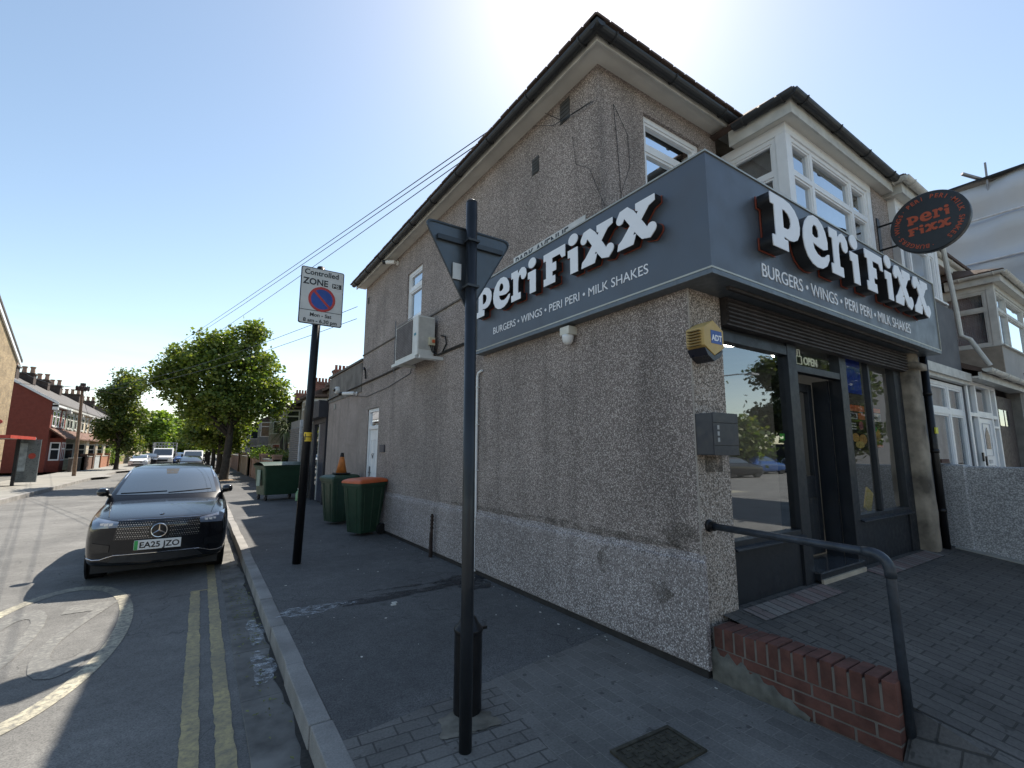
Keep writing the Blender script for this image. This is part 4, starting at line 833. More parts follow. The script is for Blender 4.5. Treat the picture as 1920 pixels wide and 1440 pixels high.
poster('poster', 3.47, 3.86, 1.60, 2.09, 'food poster headed CHICKEN with a salad bowl in the right shop window', [('r', 3.48, 3.85, 2.03, 2.08, 'print_orange', (.85, .22, .09)), ('r', 3.48, 3.85, 1.94, 2.02, 'print_white', (.9, .9, .88)), ('t', 'CHICKEN', .07, 3.495, 1.955, .82, BT), ('r', 3.50, 3.60, 1.86, 1.92, 'food_pink', (.55, .2, .22)), ('c', 3.67, 1.76, .13, .075, 'food_bowl', (.5, .3, .14), 0), ('c', 3.68, 1.78, .08, .05, 'food_bun', (.85, .5, .17), .001), ('c', 3.66, 1.83, .035, .03, 'food_leaf', (.08, .5, .14), .002), ('r', 3.52, 3.84, 1.615, 1.645, 'print_orange', (.85, .22, .09))])
poster('poster', 2.82, 2.93, 1.60, 1.94, 'narrow white food hygiene style card at the left edge of the right shop window', [('r', 2.825, 2.925, 1.78, 1.93, 'print_white', (.9, .9, .88)), ('c', 2.87, 1.68, .045, .07, 'food_bun', (.85, .5, .17), 0)])
st_ = poster('sticker', 1.42, 1.515, 1.66, 1.73, 'small bright green sticker on the left shop window beside the door', [('r', 1.425, 1.51, 1.665, 1.725, 'sticker_green', (.12, .8, .10))], 'sticker')
ys = thing('wet_floor_sign', (3.55, .35, .9), 'yellow wet floor board leaning inside the right shop window', 'sign')
g = G(); M0 = Matrix.Translation((3.45, .22, .92)) @ Matrix.Rotation(R(28), 4, 'Y'); g.box(0, .18, 0, .015, 0, .26, M0); g.out('board', simple('board_yellow', (.75, .55, .02), .45), ys)
bp_ = poster('poster', 2.98, 3.38, 2.22, 2.66, 'plain blue poster hanging high in the right shop window', [('r', 2.985, 3.375, 2.225, 2.655, 'print_blue', (.03, .10, .55))])
# ================================================================== BINS
def wheelie(loc, rz, label, lid, h=1.0, w=.54, dp=.62, group=None):
    t = thing('wheelie_bin', (0, 0, 0), label, 'bin')
    g = G(); rows = []
    for z, a, b in ((.06, .74, .72), (.5, .86, .86), (h-.1, .97, .97), (h-.1, 1.04, 1.04), (h-.04, 1.04, 1.04)):
        x, y, r = w/2*a, dp/2*b, .045; rows.append([(p[0], p[1]+(.0), z) for p in rrect(-x, x, -y, y, r)] )
        rows[-1].append(rows[-1][0])
    g.grid(rows); g.face([p for p in rows[0][:-1]]); o = g.out('body', BINB, t, smooth=False, bev=.004)
    g = G()
    for s in (-1, 1): g.box(s*w*.46-.012, s*w*.46+.012, -dp*.36, dp*.36, h-.2, h-.1)
    for s in (-1, 1):
        for y in (-.2, 0., .2): g.tube([(s*w*.375, y*.75, .1), (s*w*.435, y*.88, .5), (s*w*.482, y, h-.14)], .011, 6)
        g.tube([(s*.13*.75, -dp*.365, .1), (s*.13*.9, -dp*.43, .5), (s*.13, -dp*.484, h-.14)], .012, 6)
    g.out('ribs', BINB, o)
    g = G(); rows = []
    for z, a in ((h-.035, 1.08), (h-.01, 1.08), (h+.015, 1.02), (h+.04, .8), (h+.048, .5)):
        rows.append([(p[0], p[1], z+(.02*(p[1]/dp))) for p in rrect(-w/2*a, w/2*a, -dp/2*a, dp/2*a, .05)]); rows[-1].append(rows[-1][0])
    g.grid(rows); g.face(rows[-1][:-1]); g.face(rows[0][:-1][::-1]); g.out('lid', lid, t, smooth=True)
    g = G(); g.tube([(-w*.4, dp*.55, h-.03), (w*.4, dp*.55, h-.03)], .016, 8)
    for x in (-.4, -.15, .15, .4): g.box(w*x-.012, w*x+.012, dp*.45, dp*.56, h-.06, h-.02)
    g.out('handle', BINB if lid is BINB else BLKM, t)
    for s in (-1, 1): g = G(); g.tube([(s*w*.40, dp*.36, .1), (s*w*.52, dp*.36, .1)], .1, 18); g.out('wheel', RUB, t, bev=.004)
    g = G(); g.tube([(-w*.4, dp*.36, .1), (w*.4, dp*.36, .1)], .012, 6); g.out('axle', GALV, t)
    t.location = loc; t.rotation_euler = (0, 0, rz); return t
b1 = wheelie((-.40, 6.95, 0), R(-68), 'green wheelie bin with an orange lid standing against the pebbledash wall', BINO, 1.0)
b2 = wheelie((-.47, 8.62, 0), R(-72), 'green wheelie bin with a green lid and a traffic cone on top', BINB, 1.0)
g = G(); g.box(-.012, .0, 0, .1, 0, .2); lab = g.out('label', SGW); lab.parent = b1; lab.location = (-.276, -.12, .55); lab.rotation_euler = (0, R(-4), 0)
cn = thing('traffic_cone', (-.46, 8.55, 1.05), 'dirty orange traffic cone standing on the green wheelie bin', 'cone')
CO = simple('cone_orange', (.55, .17, .03), .55, var=.3, scale=12)
g = G(); g.lathe([(.115, .03), (.03, .44), (.0, .445)], (-.46, 8.55, 1.05), 20); g.out('cone', CO, cn, smooth=True)
g = G(); g.lathe([(.05, .33), (.032, .46), (0, .465)], (-.46, 8.55, 1.05), 20); g.out('cone_tip', RUB, cn)
g = G(); g.box(-.62, -.30, 8.40, 8.70, 1.05, 1.08); g.out('base', RUB, cn, bev=.01)
# big four wheel container
bc = thing('waste_container', (0, 0, 0), 'large green four wheeled rubbish container with open lid further along the pavement', 'bin')
g = G(); rows = []
for z, a, b in ((.18, .88, .80), (.6, .94, .90), (1.02, 1, 1), (1.02, 1.05, 1.05), (1.08, 1.05, 1.05)):
    rows.append([(p[0], p[1], z) for p in rrect(-.62*a, .62*a, -.48*b, .48*b, .06)]); rows[-1].append(rows[-1][0])
g.grid(rows); g.face(rows[0][:-1]); g.face(rows[2][:-1]); o = g.out('body', BINB, bc, bev=.008)
g = G(); rows = []
for k in range(9): y = -.52+1.04*k/8; z = 1.08+.10*sin(pi*k/8)**.7; rows.append([(-.66, y, z), (0, y, z+.01), (.66, y, z)])
g.grid(rows); rows = [[(x, y, z+.012) for x, y, z in r] for r in rows]; g.grid(rows); g.out('lid', BINB, bc, smooth=True)
for sx in (-1, 1):
    for sy in (-1, 1):
        g = G(); g.tube([(sx*.48-.025, sy*.33, .085), (sx*.48+.025, sy*.33, .085)], .085, 16); w_ = g.out('wheel', RUB, bc); g = G(); g.box(sx*.48-.04, sx*.48+.04, sy*.33-.03, sy*.33+.03, .12, .20); g.out('castor_fork', GALV, w_)
g = G(); g.box(-.646, -.632, -.2, .1, .45, .95); g.out('notice', simple('faded_notice', (.25, .33, .28), .6), bc)
bc.location = (-.86, 14.9, 0); bc.rotation_euler = (0, 0, R(12))
bt = thing('plastic_bottle', (-.42, 13.9, 0), 'pale green plastic bottle left on the pavement by the big container', 'bottle')
g = G(); g.lathe([(0, 0), (.075, .01), (.08, .03), (.08, .24), (.06, .29), (.022, .33), (.022, .36), (0, .36)], (-.42, 13.9, 0), 16); g.out('bottle_body', simple('bottle_green', (.25, .42, .22), .25), bt, smooth=True)
g = G(); g.lathe([(0, .36), (.026, .36), (.026, .39), (0, .39)], (-.42, 13.9, 0), 12); g.out('cap', WHITEM, bt)
# ================================================================== LOW REAR EXTENSION (pebbledash) and dark shop unit
ex = thing('rear_extension', (0, 10.7, 0), 'low pebbledash rear extension with a sloping parapet behind the shop building', 'building')
g = G(); g.prism([(8.94, 0), (12.42, 0), (12.42, 3.68), (8.94, 3.70)], 0, .02, 3.2); g.out('wall', PEB, ex)
g = G(); g.box(-.03, 3.25, 8.95, 12.45, 3.70, 3.75); g.out('coping', simple('weathered_render', (.13, .115, .10), .9, var=.3), ex)
g = G(); g.box(-.0, .018, 9.0, 12.40, 2.95, 3.66); g.out('render_band', simple('stained_cement_render', (.17, .155, .14), .95, var=.45, scale=2.5, bump=.3), ex)
g = G(); g.box(.0, .019, 11.55, 11.7, 2.72, 2.86); g.out('patch', CONC, ex)
du = thing('dark_shop_unit', (.3, 13.7, 0), 'dark painted narrow shop unit with a tall door beyond the extension', 'building')
DKP = simple('charcoal_paint', (.028, .03, .04), .5, var=.2)
g = G(); g.box(.08, 3, 12.45, 14.85, 0, 2.95); g.box(-.25, .08, 12.46, 14.85, 2.55, 3.05); g.out('wall', DKP, du)
g = G(); g.box(-.02, .08, 12.50, 12.62, 0, 2.55).box(-.02, .08, 14.15, 14.27, 0, 2.55).box(-.02, .08, 12.62, 14.15, 2.40, 2.55); fr_ = g.out('door_frame', DKP, du)
g = G(); g.box(.02, .06, 12.62, 13.5, .05, 2.40); g.out('door', simple('dark_blue_door', (.03, .035, .06), .35), fr_)
g = G(); g.face([(.03, 13.55, .5), (.03, 14.1, .5), (.03, 14.1, 2.35), (.03, 13.55, 2.35)]); g.out('side_pane', HOUSEG, fr_)
g = G(); g.box(-.0, .05, 13.5, 13.55, .05, 2.4); g.out('door_post', UPVCD, fr_)
def terrace_right(y0, label, x=1.9, wd=6.0, wallc=None, ext=True, ev=4.45, bayc=None, chim=True):
    t = thing('terraced_house', (x, y0, 0), label, 'house')
    wallc = wallc or simple('grey_render', (.20, .19, .175), .9, var=.25)
    rx, rz_ = x+4.2, ev+2.0
    g = G(); g.prism([(x, 0), (x+8, 0), (x+8, ev), (rx, rz_), (x, ev)], 1, y0, y0+wd); g.out('wall', wallc, t)
    g = G(); g.prism([(x-.25, ev-.02), (rx, rz_+.02), (rx, rz_+.12), (x-.28, ev+.10)], 1, y0-.02, y0+wd+.02); g.prism([(x+8.2, ev-.02), (rx, rz_+.02), (rx, rz_+.12), (x+8.2, ev+.10)], 1, y0-.02, y0+wd+.02); rf = g.out('roof', TILE, t)
    bx = x-.8; yb = y0+.5; bw_ = 2.6
    g = G(); g.prism([(bx, yb+.5), (x+.01, yb), (x+.01, yb+bw_), (bx, yb+bw_-.5)], 2, 0, ev-.35); b = g.out('bay', wallc, t)
    g = G(); g.prism([(bx-.15, yb+.35), (x+.05, yb-.15), (x+.05, yb+bw_+.15), (bx-.15, yb+bw_-.35)], 2, ev-.3, ev-.18); g.prism([(bx-.1, ev-.18), (x+.2, ev+.35), (x+.2, ev-.18)], 1, yb+.4, yb+bw_-.4); g.out('bay_roof', TILE, b)
    for z0, z1 in ((2.75, ev-.42), (.75, 2.05)):
        window(b, 0, bx-.015, yb+.55, yb+bw_-.55, z0, z1, mull=(yb+bw_/2,), trans=z0+(z1-z0)*.68, fr=.07, depth=.03, mat=UPVCD, sash=False, backoff=.02)
        # angled side light facing the camera
        g = G(); a = Vector((bx, yb+.5, 0)); c = Vector((x, yb, 0)); d = (c-a); n = Vector((d.y, -d.x, 0)).normalized()*-.012
        if n.y > 0: n = -n
        def q(u, z, k=1): v = a+d*u+n*k; return (v.x, v.y, z)
        g.face([q(.06, z0), q(.94, z0), q(.94, z1), q(.06, z1)]); w_ = g.out('bay_side_frame', UPVCD, b)
        g = G(); g.face([q(.14, z0+.07, 1.6), q(.86, z0+.07, 1.6), q(.86, z1-.42, 1.6), q(.14, z1-.42, 1.6)]); g.face([q(.14, z1-.34, 1.6), q(.86, z1-.34, 1.6), q(.86, z1-.07, 1.6), q(.14, z1-.07, 1.6)]); g.out('pane', DGL, w_)
    g = G(); g.box(x-.03, x+.02, y0+4.1, y0+5.0, 0, 2.1); g.out('door', UPVCD, t)
    window(t, 0, x-.02, y0+4.0, y0+5.1, 2.9, 4.0, mull=(y0+4.55,), fr=.06, depth=.03, mat=UPVCD, sash=False, backoff=.02)
    if not chim: return t
    g = G(); g.box(3.55, 4.75, y0+wd-.35, y0+wd+.25, 5.0, 6.65).box(3.5, 4.8, y0+wd-.4, y0+wd+.3, 6.5, 6.62); ch = g.out('chimney_stack', REDBR, t)
    g = G()
    for k in range(5): g.lathe([(.09, 0), (.08, .28), (.10, .31), (.08, .33), (0, .33)], (3.70+k*.23, y0+wd-.05, 6.64), 10)
    g.out('chimney_pot', simple('terracotta_pot', (.30, .10, .06), .85, var=.2), ch)
    return t
terrace_right(15.0, 'grey rendered terraced house with bays directly behind the first shutter', chim=False)
terrace_right(21.0, 'grey terraced house with a white bay behind the second shutter', wd=7.4, wallc=simple('tan_render', (.30, .26, .20), .9, var=.25))
terrace_right(28.4, 'third terraced house on the right beside the palm', wd=6.2)
terrace_right(34.6, 'dim terraced house on the right mostly behind the street tree', wd=8.4, wallc=simple('tan_render', (.30, .26, .20), .9))
terrace_right(43.0, 'terraced house with a dark bay glimpsed between the tree trunks', wd=10)
terrace_right(53.0, 'farthest terraced houses on the right in the tree shade', wd=60)
su = thing('shuttered_garage', (.6, 17, 0), 'low flat roofed shop front with two closed grey roller shutters', 'building')
g = G(); g.box(.06, 1.0, 14.86, 19.6, 0, 2.75); g.out('wall', simple('grey_render', (.20, .19, .175), .9, var=.25), su)
SHU = simple('shutter_grey', (.20, .20, .205), .5, .4, var=.15)
for a, b in ((14.95, 16.75), (17.05, 19.5)):
    g = G(); n = 30
    for k in range(n): z = .02+k*2.45/n; g.prism([(.05, z), (.02, z+.03), (.02, z+.055), (.05, z+.078)], 1, a, b)
    g.out('roller_shutter', SHU, su)
g = G(); g.box(-.02, .06, 16.80, 17.0, 0, 2.7); g.out('corner_post', simple('pale_post', (.45, .47, .5), .6), su)
def gwall(y0, y1, x, h, label, m, pier=True, t_=.22, cop=True, gr=None):
    t = thing('garden_wall', (x, (y0+y1)/2, 0), label, 'wall', group=gr); g = G(); g.box(x, x+t_, y0, y1, 0, h); o = g.out('wall', m, t)
    if cop: g = G(); g.box(x-.03, x+t_+.03, y0, y1, h, h+.06); g.out('coping', CONC, t)
    if pier:
        for y in (y0, y1-.35): g = G(); g.box(x-.05, x+t_+.08, y, y+.35, 0, h+.18).box(x-.08, x+t_+.11, y-.03, y+.38, h+.18, h+.26); g.out('pier', m, t)
    return t
PKB = simple('pinkish_brick_wall', (.30, .19, .14), .9, var=.35, scale=5)
gwall(20.0, 24.5, -.45, 1.12, 'pinkish brick garden wall nearest the big green container', PKB)
gwall(25.2, 30.5, -.45, 1.15, 'brick garden wall under the yellow green hedge', PKB)
gwall(31.5, 38.0, -.55, 1.15, 'garden wall on the right beyond the hedge', simple('tan_wall', (.33, .25, .18), .9, var=.3))
gwall(39.0, 52.0, -.6, 1.15, 'farthest garden wall on the right with pale coping', PKB)
# ================================================================== TREES & PLANTS
def leafmat(name, c1, c2, c3):
    m = M_(name); i = m.n('ShaderNodeNewGeometry'); c = m.ramp(i.outputs['Random Per Island'], [(0, c1), (.5, c2), (1, c3)]); m.col(c).set(rough=.45, spec=.4)
    m.t.nodes.remove; tl = m.n('ShaderNodeBsdfTranslucent'); mx_ = m.n('ShaderNodeMixShader'); mx_.inputs[0].default_value = .38; cc = m.mix(1.0, c, (1.5, 1.6, .55), 'MULTIPLY'); m.l(cc, tl.inputs[0]); o = m.t.nodes['Material Output']; m.l(m.p.outputs[0], mx_.inputs[1]); m.l(tl.outputs[0], mx_.inputs[2]); m.l(mx_.outputs[0], o.inputs[0]); return m.m
LF1 = leafmat('leaf_plane_tree', (.055, .09, .02), (.12, .17, .035), (.26, .28, .07))
LF2 = leafmat('leaf_lime_tree', (.05, .08, .02), (.09, .13, .035), (.20, .20, .06))
LF3 = leafmat('leaf_bright', (.09, .15, .02), (.15, .23, .04), (.26, .33, .07))
BARK = simple('tree_bark', (.055, .045, .035), .95, var=.4, scale=8, bump=.7, bscale=30)
def foliage(blobs, n, ls, mat, seed, parent, name='crown', hollow=.45):
    """blobs: (centre, radii); leaf-sized quads clustered near the blob shells, in sprays"""
    r = random.Random(seed); V = []; Fc = []
    vol = [b[1][0]*b[1][1]*b[1][2] for b in blobs]; tot = sum(v**.7 for v in vol)
    for b, v in zip(blobs, vol):
        k = int(n*(v**.7)/tot); ns = max(3, k//26)
        sprays = []
        for _ in range(ns):
            d = Vector((r.gauss(0, 1), r.gauss(0, 1), r.gauss(0, 1))).normalized(); q = (hollow+(1-hollow)*r.random()**.6)*r.uniform(.85, 1.12)
            sprays.append(Vector((b[0][0]+d.x*b[1][0]*q, b[0][1]+d.y*b[1][1]*q, b[0][2]+d.z*b[1][2]*q)))
        for _ in range(k):
            s = r.choice(sprays); p = s+Vector((r.gauss(0, 1), r.gauss(0, 1), r.gauss(0, .7)))*ls*1.35
            a = Vector((r.gauss(0, 1), r.gauss(0, 1), r.gauss(0, .55))).normalized(); c = a.cross(Vector((r.gauss(0, 1), r.gauss(0, 1), r.gauss(0, 1)))).normalized(); l = ls*r.uniform(.6, 1.3); w = l*.42
            i = len(V); V += [p-a*l*.5, p+c*w, p+a*l*.6, p-c*w]; Fc.append((i, i+1, i+2, i+3))
    me = bpy.data.meshes.new(name); me.from_pydata(V, [], Fc); me.materials.append(mat); o = bpy.data.objects.new(name, me); COL.objects.link(o); keep(o, parent); return o
def tree(loc, h, trunk_h, rad, label, mat, seed, n=16000, ls=.16, tr=.17, lean=(0, 0), blobs=None, nb=16, squash=.8, cat='tree', group=None, low=.35):
    t = thing('street_tree', loc, label, cat, group=group); r = random.Random(seed); L0 = Vector(loc)
    top = L0+Vector((lean[0], lean[1], trunk_h)); g = G()
    g.tube([L0+Vector((0, 0, -.1)), L0+Vector((0, 0, .12)), L0.lerp(top, .3)+Vector((.02, 0, 0)), L0.lerp(top, .65), top, top+Vector((lean[0]*.5, lean[1]*.5, (h-trunk_h)*.45))], [tr*1.55, tr*1.1, tr*.95, tr*.85, tr*.75, tr*.25], 12)
    if blobs is None:
        blobs = []; cz = (trunk_h+h)/2
        for k in range(nb):
            a = 2*pi*k/nb*2.4+r.uniform(-.4, .4); u = (k+.5)/nb; z = trunk_h-.2+(h-trunk_h-.3)*u; prof = (sin(pi*(u*.82+low*.4)))**.7; q = rad*prof*r.uniform(.45, .75)
            blobs.append(((L0.x+lean[0]+q*cos(a), L0.y+lean[1]+q*sin(a), L0.z+z), (rad*r.uniform(.28, .45), rad*r.uniform(.28, .45), rad*squash*r.uniform(.22, .36))))
        blobs.append(((L0.x+lean[0], L0.y+lean[1], L0.z+cz+.3), (rad*.5, rad*.5, (h-trunk_h)*.38)))
    for c, q in blobs[:14]:
        c = Vector(c); s = top+Vector((0, 0, r.uniform(-.1, .35)*(h-trunk_h)*.6)) if c.z > top.z else top+Vector((0, 0, -.2)); m = s.lerp(c, .5)+Vector((r.uniform(-.2, .2), r.uniform(-.2, .2), .15)); g.tube([s, m, c], [tr*.42, tr*.26, tr*.09], 6)
    g.out('trunk', BARK, t, smooth=True)
    foliage(blobs, n, ls, mat, seed+5, t); return t
# big tree on the right pavement
T0 = Vector((-1.95, 27.3, 0))
bl = [((-2.9, 27.3, 7.3), (1.05, 1.2, .75)), ((-1.3, 27.5, 7.7), (.9, 1, .7)), ((-3.9, 27.2, 6.5), (1.2, 1.3, .8)), ((-2.2, 27, 6.6), (1.3, 1.4, .9)), ((-.6, 27.3, 6.3), (1.1, 1.3, .8)), ((-4.6, 27.3, 5.5), (1.1, 1.3, .6)), ((-3.0, 26.8, 5.5), (1.3, 1.5, .9)), ((-1.0, 27, 5.2), (1.4, 1.5, .9)), ((.1, 27.6, 4.9), (.9, 1.2, .7)), ((-3.9, 27.2, 4.6), (1.2, 1.4, .7)), ((-2.2, 26.6, 4.3), (1.3, 1.5, .8)), ((-.9, 27, 3.9), (1.1, 1.3, .6)), ((-3.3, 27.4, 3.7), (1.1, 1.3, .55)), ((-2.0, 28, 3.3), (1.4, 1.4, .5)), ((-1.15, 27.3, 8.35), (.45, .5, .4)), ((-5.2, 27.3, 5.0), (.5, .7, .35)), ((.3, 27.4, 3.9), (.5, .8, .45))]
bl = [(c, (q[0]*.86, q[1]*.9, q[2]*.82)) for c, q in bl]
r_ = random.Random(78)
bl += [((c[0]+q[0]*1.0*cos(a), c[1]+q[1]*.8*r_.uniform(-1, 1), c[2]+q[2]*1.05*sin(a)), (.28, .35, .24)) for c, q in bl[:17] for a in [r_.uniform(0, 6.28), r_.uniform(0, 6.28)]]
tree(tuple(T0), 8.6, 2.3, 3, 'tallest leafy street tree on the right pavement with a dark leaning trunk', LF1, 21, n=25000, ls=.175, tr=.22, lean=(.12, 0), blobs=bl)
g = G(); blob(g, -1.9, 27.2, .75, .8, .02, 31); struct(g.out('tree_pit', simple('dry_soil', (.24, .17, .11), .95, var=.4, scale=5)))
r_ = random.Random(77)
extra = None
tree((-1.95, 36.0, 0), 6.0, 2.0, 2.3, 'slim dark trunked street tree just behind the tallest tree', LF1, 22, n=14000, ls=.2, tr=.2)
tree((-2.1, 47, 0), 5.6, 2.2, 2.4, 'third street tree on the right pavement in deep shade', LF1, 23, n=9000, ls=.24)
tree((-2.3, 60, 0), 6.4, 2.3, 2.8, 'fourth street tree on the right pavement', LF1, 24, n=7000, ls=.3)
tree((-8.75, 48, 0), 8.2, 2.0, 1.9, 'upright street tree on the left pavement in front of the terraced row', LF2, 25, n=17000, ls=.19, tr=.16, squash=1.3, nb=20)
tree((-8.4, 74, 0), 6.6, 2.2, 2.4, 'rounded bright green tree in the far left distance behind the truck', LF3, 26, n=9000, ls=.32)
tree((-6.0, 95, 0), 6.8, 1.6, 3.4, 'bright green distant tree at the end of the street', LF3, 27, n=8000, ls=.42)
tree((-2.4, 78, 0), 6.6, 2.3, 3.0, 'fifth street tree on the right pavement far off', LF2, 28, n=6000, ls=.36)
tree((-9.5, 100, 0), 7.5, 2.3, 3.2, 'distant tree at the far left end of the street', LF2, 29, n=6000, ls=.45)
tree((-1.5, 115, 0), 9, 2, 5, 'broad distant tree closing the end of the street', LF2, 30, n=6000, ls=.55)
def palm(loc, h, label, seed, n=90, L_=.95):
    t = thing('cordyline_palm', loc, label, 'palm'); r = random.Random(seed); l = Vector(loc); top = l+Vector((0, 0, h)); g = G(); g.tube([l, l.lerp(top, .5)+Vector((.08, 0, 0)), top], [.11, .09, .08], 8); g.out('trunk', BARK, t)
    g = G()
    for k in range(n):
        a = r.uniform(0, 6.28); e_ = r.uniform(-.5, 1.45); d = Vector((cos(a)*cos(e_), sin(a)*cos(e_), sin(e_))); s = d.cross(Vector((0, 0, 1))).normalized()*.035; ln = L_*r.uniform(.7, 1.1); rows = []
        for j in range(5):
            u = j/4; p = top+d*ln*u+Vector((0, 0, -.55*ln*u*u)); w = s*(1-u*.9)*(1 if j else .5); rows.append([p-w, p+w])
        g.grid(rows)
    g.out('fronds', simple('frond_green', (.11, .14, .045), .6, var=.4), t); return t
palm((.5, 24.2, 0), 2.6, 'spiky cordyline palm in the front garden behind the brick wall', 41)
palm((.6, 26.8, 0), 3.0, 'second cordyline palm with drooping dry fronds', 42)
def hedge(x0, x1, y0, y1, z0, z1, label, mat, seed, n=3000):
    t = thing('hedge', ((x0+x1)/2, (y0+y1)/2, 0), label, 'hedge'); bl = []; k = max(2, int((y1-y0)/.7))
    for i in range(k): bl.append((((x0+x1)/2, y0+(y1-y0)*(i+.5)/k, (z0+z1)/2+random.uniform(-.05, .05)), ((x1-x0)/2, .5, (z1-z0)/2)))
    foliage(bl, n, .09, mat, seed, t, 'foliage', .6); g = G(); g.tube([((x0+x1)/2, y0+.3, 0), ((x0+x1)/2, y0+.3, z1-.2)], .03, 6); g.out('stem', BARK, t); return t
hedge(-.55, .25, 25.4, 29.5, 1.1, 1.65, 'yellow green hedge spilling over the right garden wall', LF3, 51, 5000)
hedge(-.2, .5, 20.4, 24.2, .6, 1.45, 'dark green hedge behind the nearest garden wall', LF2, 52, 4000)
hedge(-10.9, -9.6, 58, 61, .2, 2.2, 'bright green bush on the left pavement edge beyond the upright tree', LF3, 53, 2500)
# ================================================================== LEFT SIDE OF THE STREET
FX = -12.1
def terrace_left(y0, label, wc, wd=4.4, chim=True, gable=False, trim=UPVCD):
    t = thing('terraced_house', (FX, y0, 0), label, 'house'); ev = 4.95; rx, rz_ = FX-4.0, 7.35
    g = G(); g.prism([(FX, 0), (FX-8, 0), (FX-8, ev), (rx, rz_), (FX, ev)], 1, y0, y0+wd-.01); g.out('wall', wc, t)
    g = G(); g.prism([(FX+.32, ev-.20), (rx, rz_+.02), (rx, rz_+.12), (FX+.32, ev-.08)], 1, y0-(.1 if gable else 0), y0+wd-.01); g.prism([(FX-8.2, ev-.1), (rx, rz_+.02), (rx, rz_+.12), (FX-8.2, ev)], 1, y0-(.1 if gable else 0), y0+wd-.01); g.out('roof', SLATE, t)
    g = G(); g.box(FX-.02, FX+.34, y0, y0+wd-.01, ev-.34, ev-.21)
    for yy in (y0+.0, y0+wd-.26): g.box(FX-.02, FX+.30, yy, yy+.24, ev-.55, ev-.10)
    if gable:
        g.prism([(FX+.34, ev-.2), (rx, rz_+.04), (rx, rz_+.2), (FX+.34, ev-.02)], 1, y0-.14, y0-.10)
    g.out('eaves_trim', trim, t)
    g = G(); g.prism([(FX-.01, 3.0), (FX+.85, 2.35), (FX+.85, 2.45), (FX-.01, 3.12)], 1, y0+.05, y0+wd-.05); g.out('canopy_roof', simple('canopy_tile', (.16, .085, .06), .85, var=.3), t)
    by = y0+.5
    g = G(); g.prism([(FX+.6, by+.35), (FX-.01, by), (FX-.01, by+1.9), (FX+.6, by+1.55)], 2, 0, 2.4); b = g.out('bay', wc, t)
    window(b, 0, FX+.615, by+.42, by+1.48, .8, 2.1, mull=(by+.95,), trans=1.65, fr=.07, depth=.03, inward=-1, mat=trim, sash=False, back=False, gl=DGL)
    g = G(); a = Vector((FX+.6, by+.35, 0)); c = Vector((FX, by, 0)); d = c-a; n = Vector((-d.y, d.x, 0)).normalized(); n = n if n.y < 0 else -n
    q = lambda u, z, k: tuple((a+d*u+n*k) + Vector((0, 0, z)))
    g.face([q(.08, .8, .012), q(.92, .8, .012), q(.92, 2.1, .012), q(.08, 2.1, .012)]); f_ = g.out('bay_side_frame', trim, b); g = G(); g.face([q(.2, .9, .02), q(.8, .9, .02), q(.8, 1.55, .02), q(.2, 1.55, .02)]); g.face([q(.2, 1.65, .02), q(.8, 1.65, .02), q(.8, 2.02, .02), q(.2, 2.02, .02)]); g.out('pane', DGL, f_)
    for a_, b_ in ((y0+.45, y0+1.25), (y0+1.5, y0+2.3), (y0+3.1, y0+3.8)):
        window(t, 0, FX+.03, a_, b_, 3.25, 4.35, trans=3.95, fr=.07, depth=.04, inward=-1, mat=trim, sash=False, back=False, gl=DGL)
        g = G(); g.box(FX, FX+.06, a_-.06, b_+.06, 4.36, 4.5).box(FX, FX+.08, a_-.05, b_+.05, 3.17, 3.24); g.out('lintel_and_sill', UPVCD, t)
    g = G(); g.box(FX, FX+.03, y0+3.1, y0+3.95, 0, 2.1); g.out('door', simple('door_dark_red', (.15, .05, .04), .5), t)
    if chim:
        g = G(); g.box(rx-1.0, rx+.95, y0+wd-.4, y0+wd+.35, rz_-1, rz_+.55).box(rx-1.08, rx+1.03, y0+wd-.47, y0+wd+.42, rz_+.4, rz_+.52); ch = g.out('chimney_stack', simple('sooty_brick', (.07, .05, .042), .95, var=.4), t)
        g = G()
        for k in range(4): g.lathe([(.17, 0), (.14, .4), (.19, .46), (.19, .55), (.12, .56), (0, .56)], (rx-.75+k*.5, y0+wd, rz_+.55), 10)
        g.out('chimney_pot', simple('buff_pot', (.38, .24, .17), .85, var=.3), ch)
    return t
LRD = simple('left_red_paint', (.20, .05, .035), .85, var=.15); CRM = simple('cream_render', (.55, .47, .33), .85, var=.2); GRN_ = simple('sage_render', (.30, .34, .29), .85, var=.2); BRN = simple('buff_brick', (.40, .30, .20), .9, var=.25)
terrace_left(43.3, 'dark red painted end terraced house with a blank gable wall facing the camera', LRD, gable=True, trim=UPVC)
for k, (m, nm) in enumerate(((GRN_, 'sage green terraced house next to the dark red end house'), (CRM, 'cream terraced house with a chimney above the telegraph pole'), (YELBR, 'stock brick terraced house left of the upright tree'), (CRM, 'second cream terraced house partly behind the upright tree'), (BRN, 'buff brick terraced house behind the upright tree'), (GRN_, 'second sage terraced house near the far end of the row'), (CRM, 'last cream terraced house at the far end of the left row'))):
    terrace_left(47.7+k*4.4, nm, m, chim=k % 2 == 0 or k == 1)
t = thing('far_house_block', (-12, 86, 0), 'pale distant houses at the end of the left row', 'house'); g = G(); g.box(-20, -11, 80, 120, 0, 5); g.out('wall', CRM, t); g = G(); g.prism([(-10.7, 4.9), (-15, 7.6), (-20.3, 4.9)], 1, 79.9, 120); g.out('roof', SLATE, t)
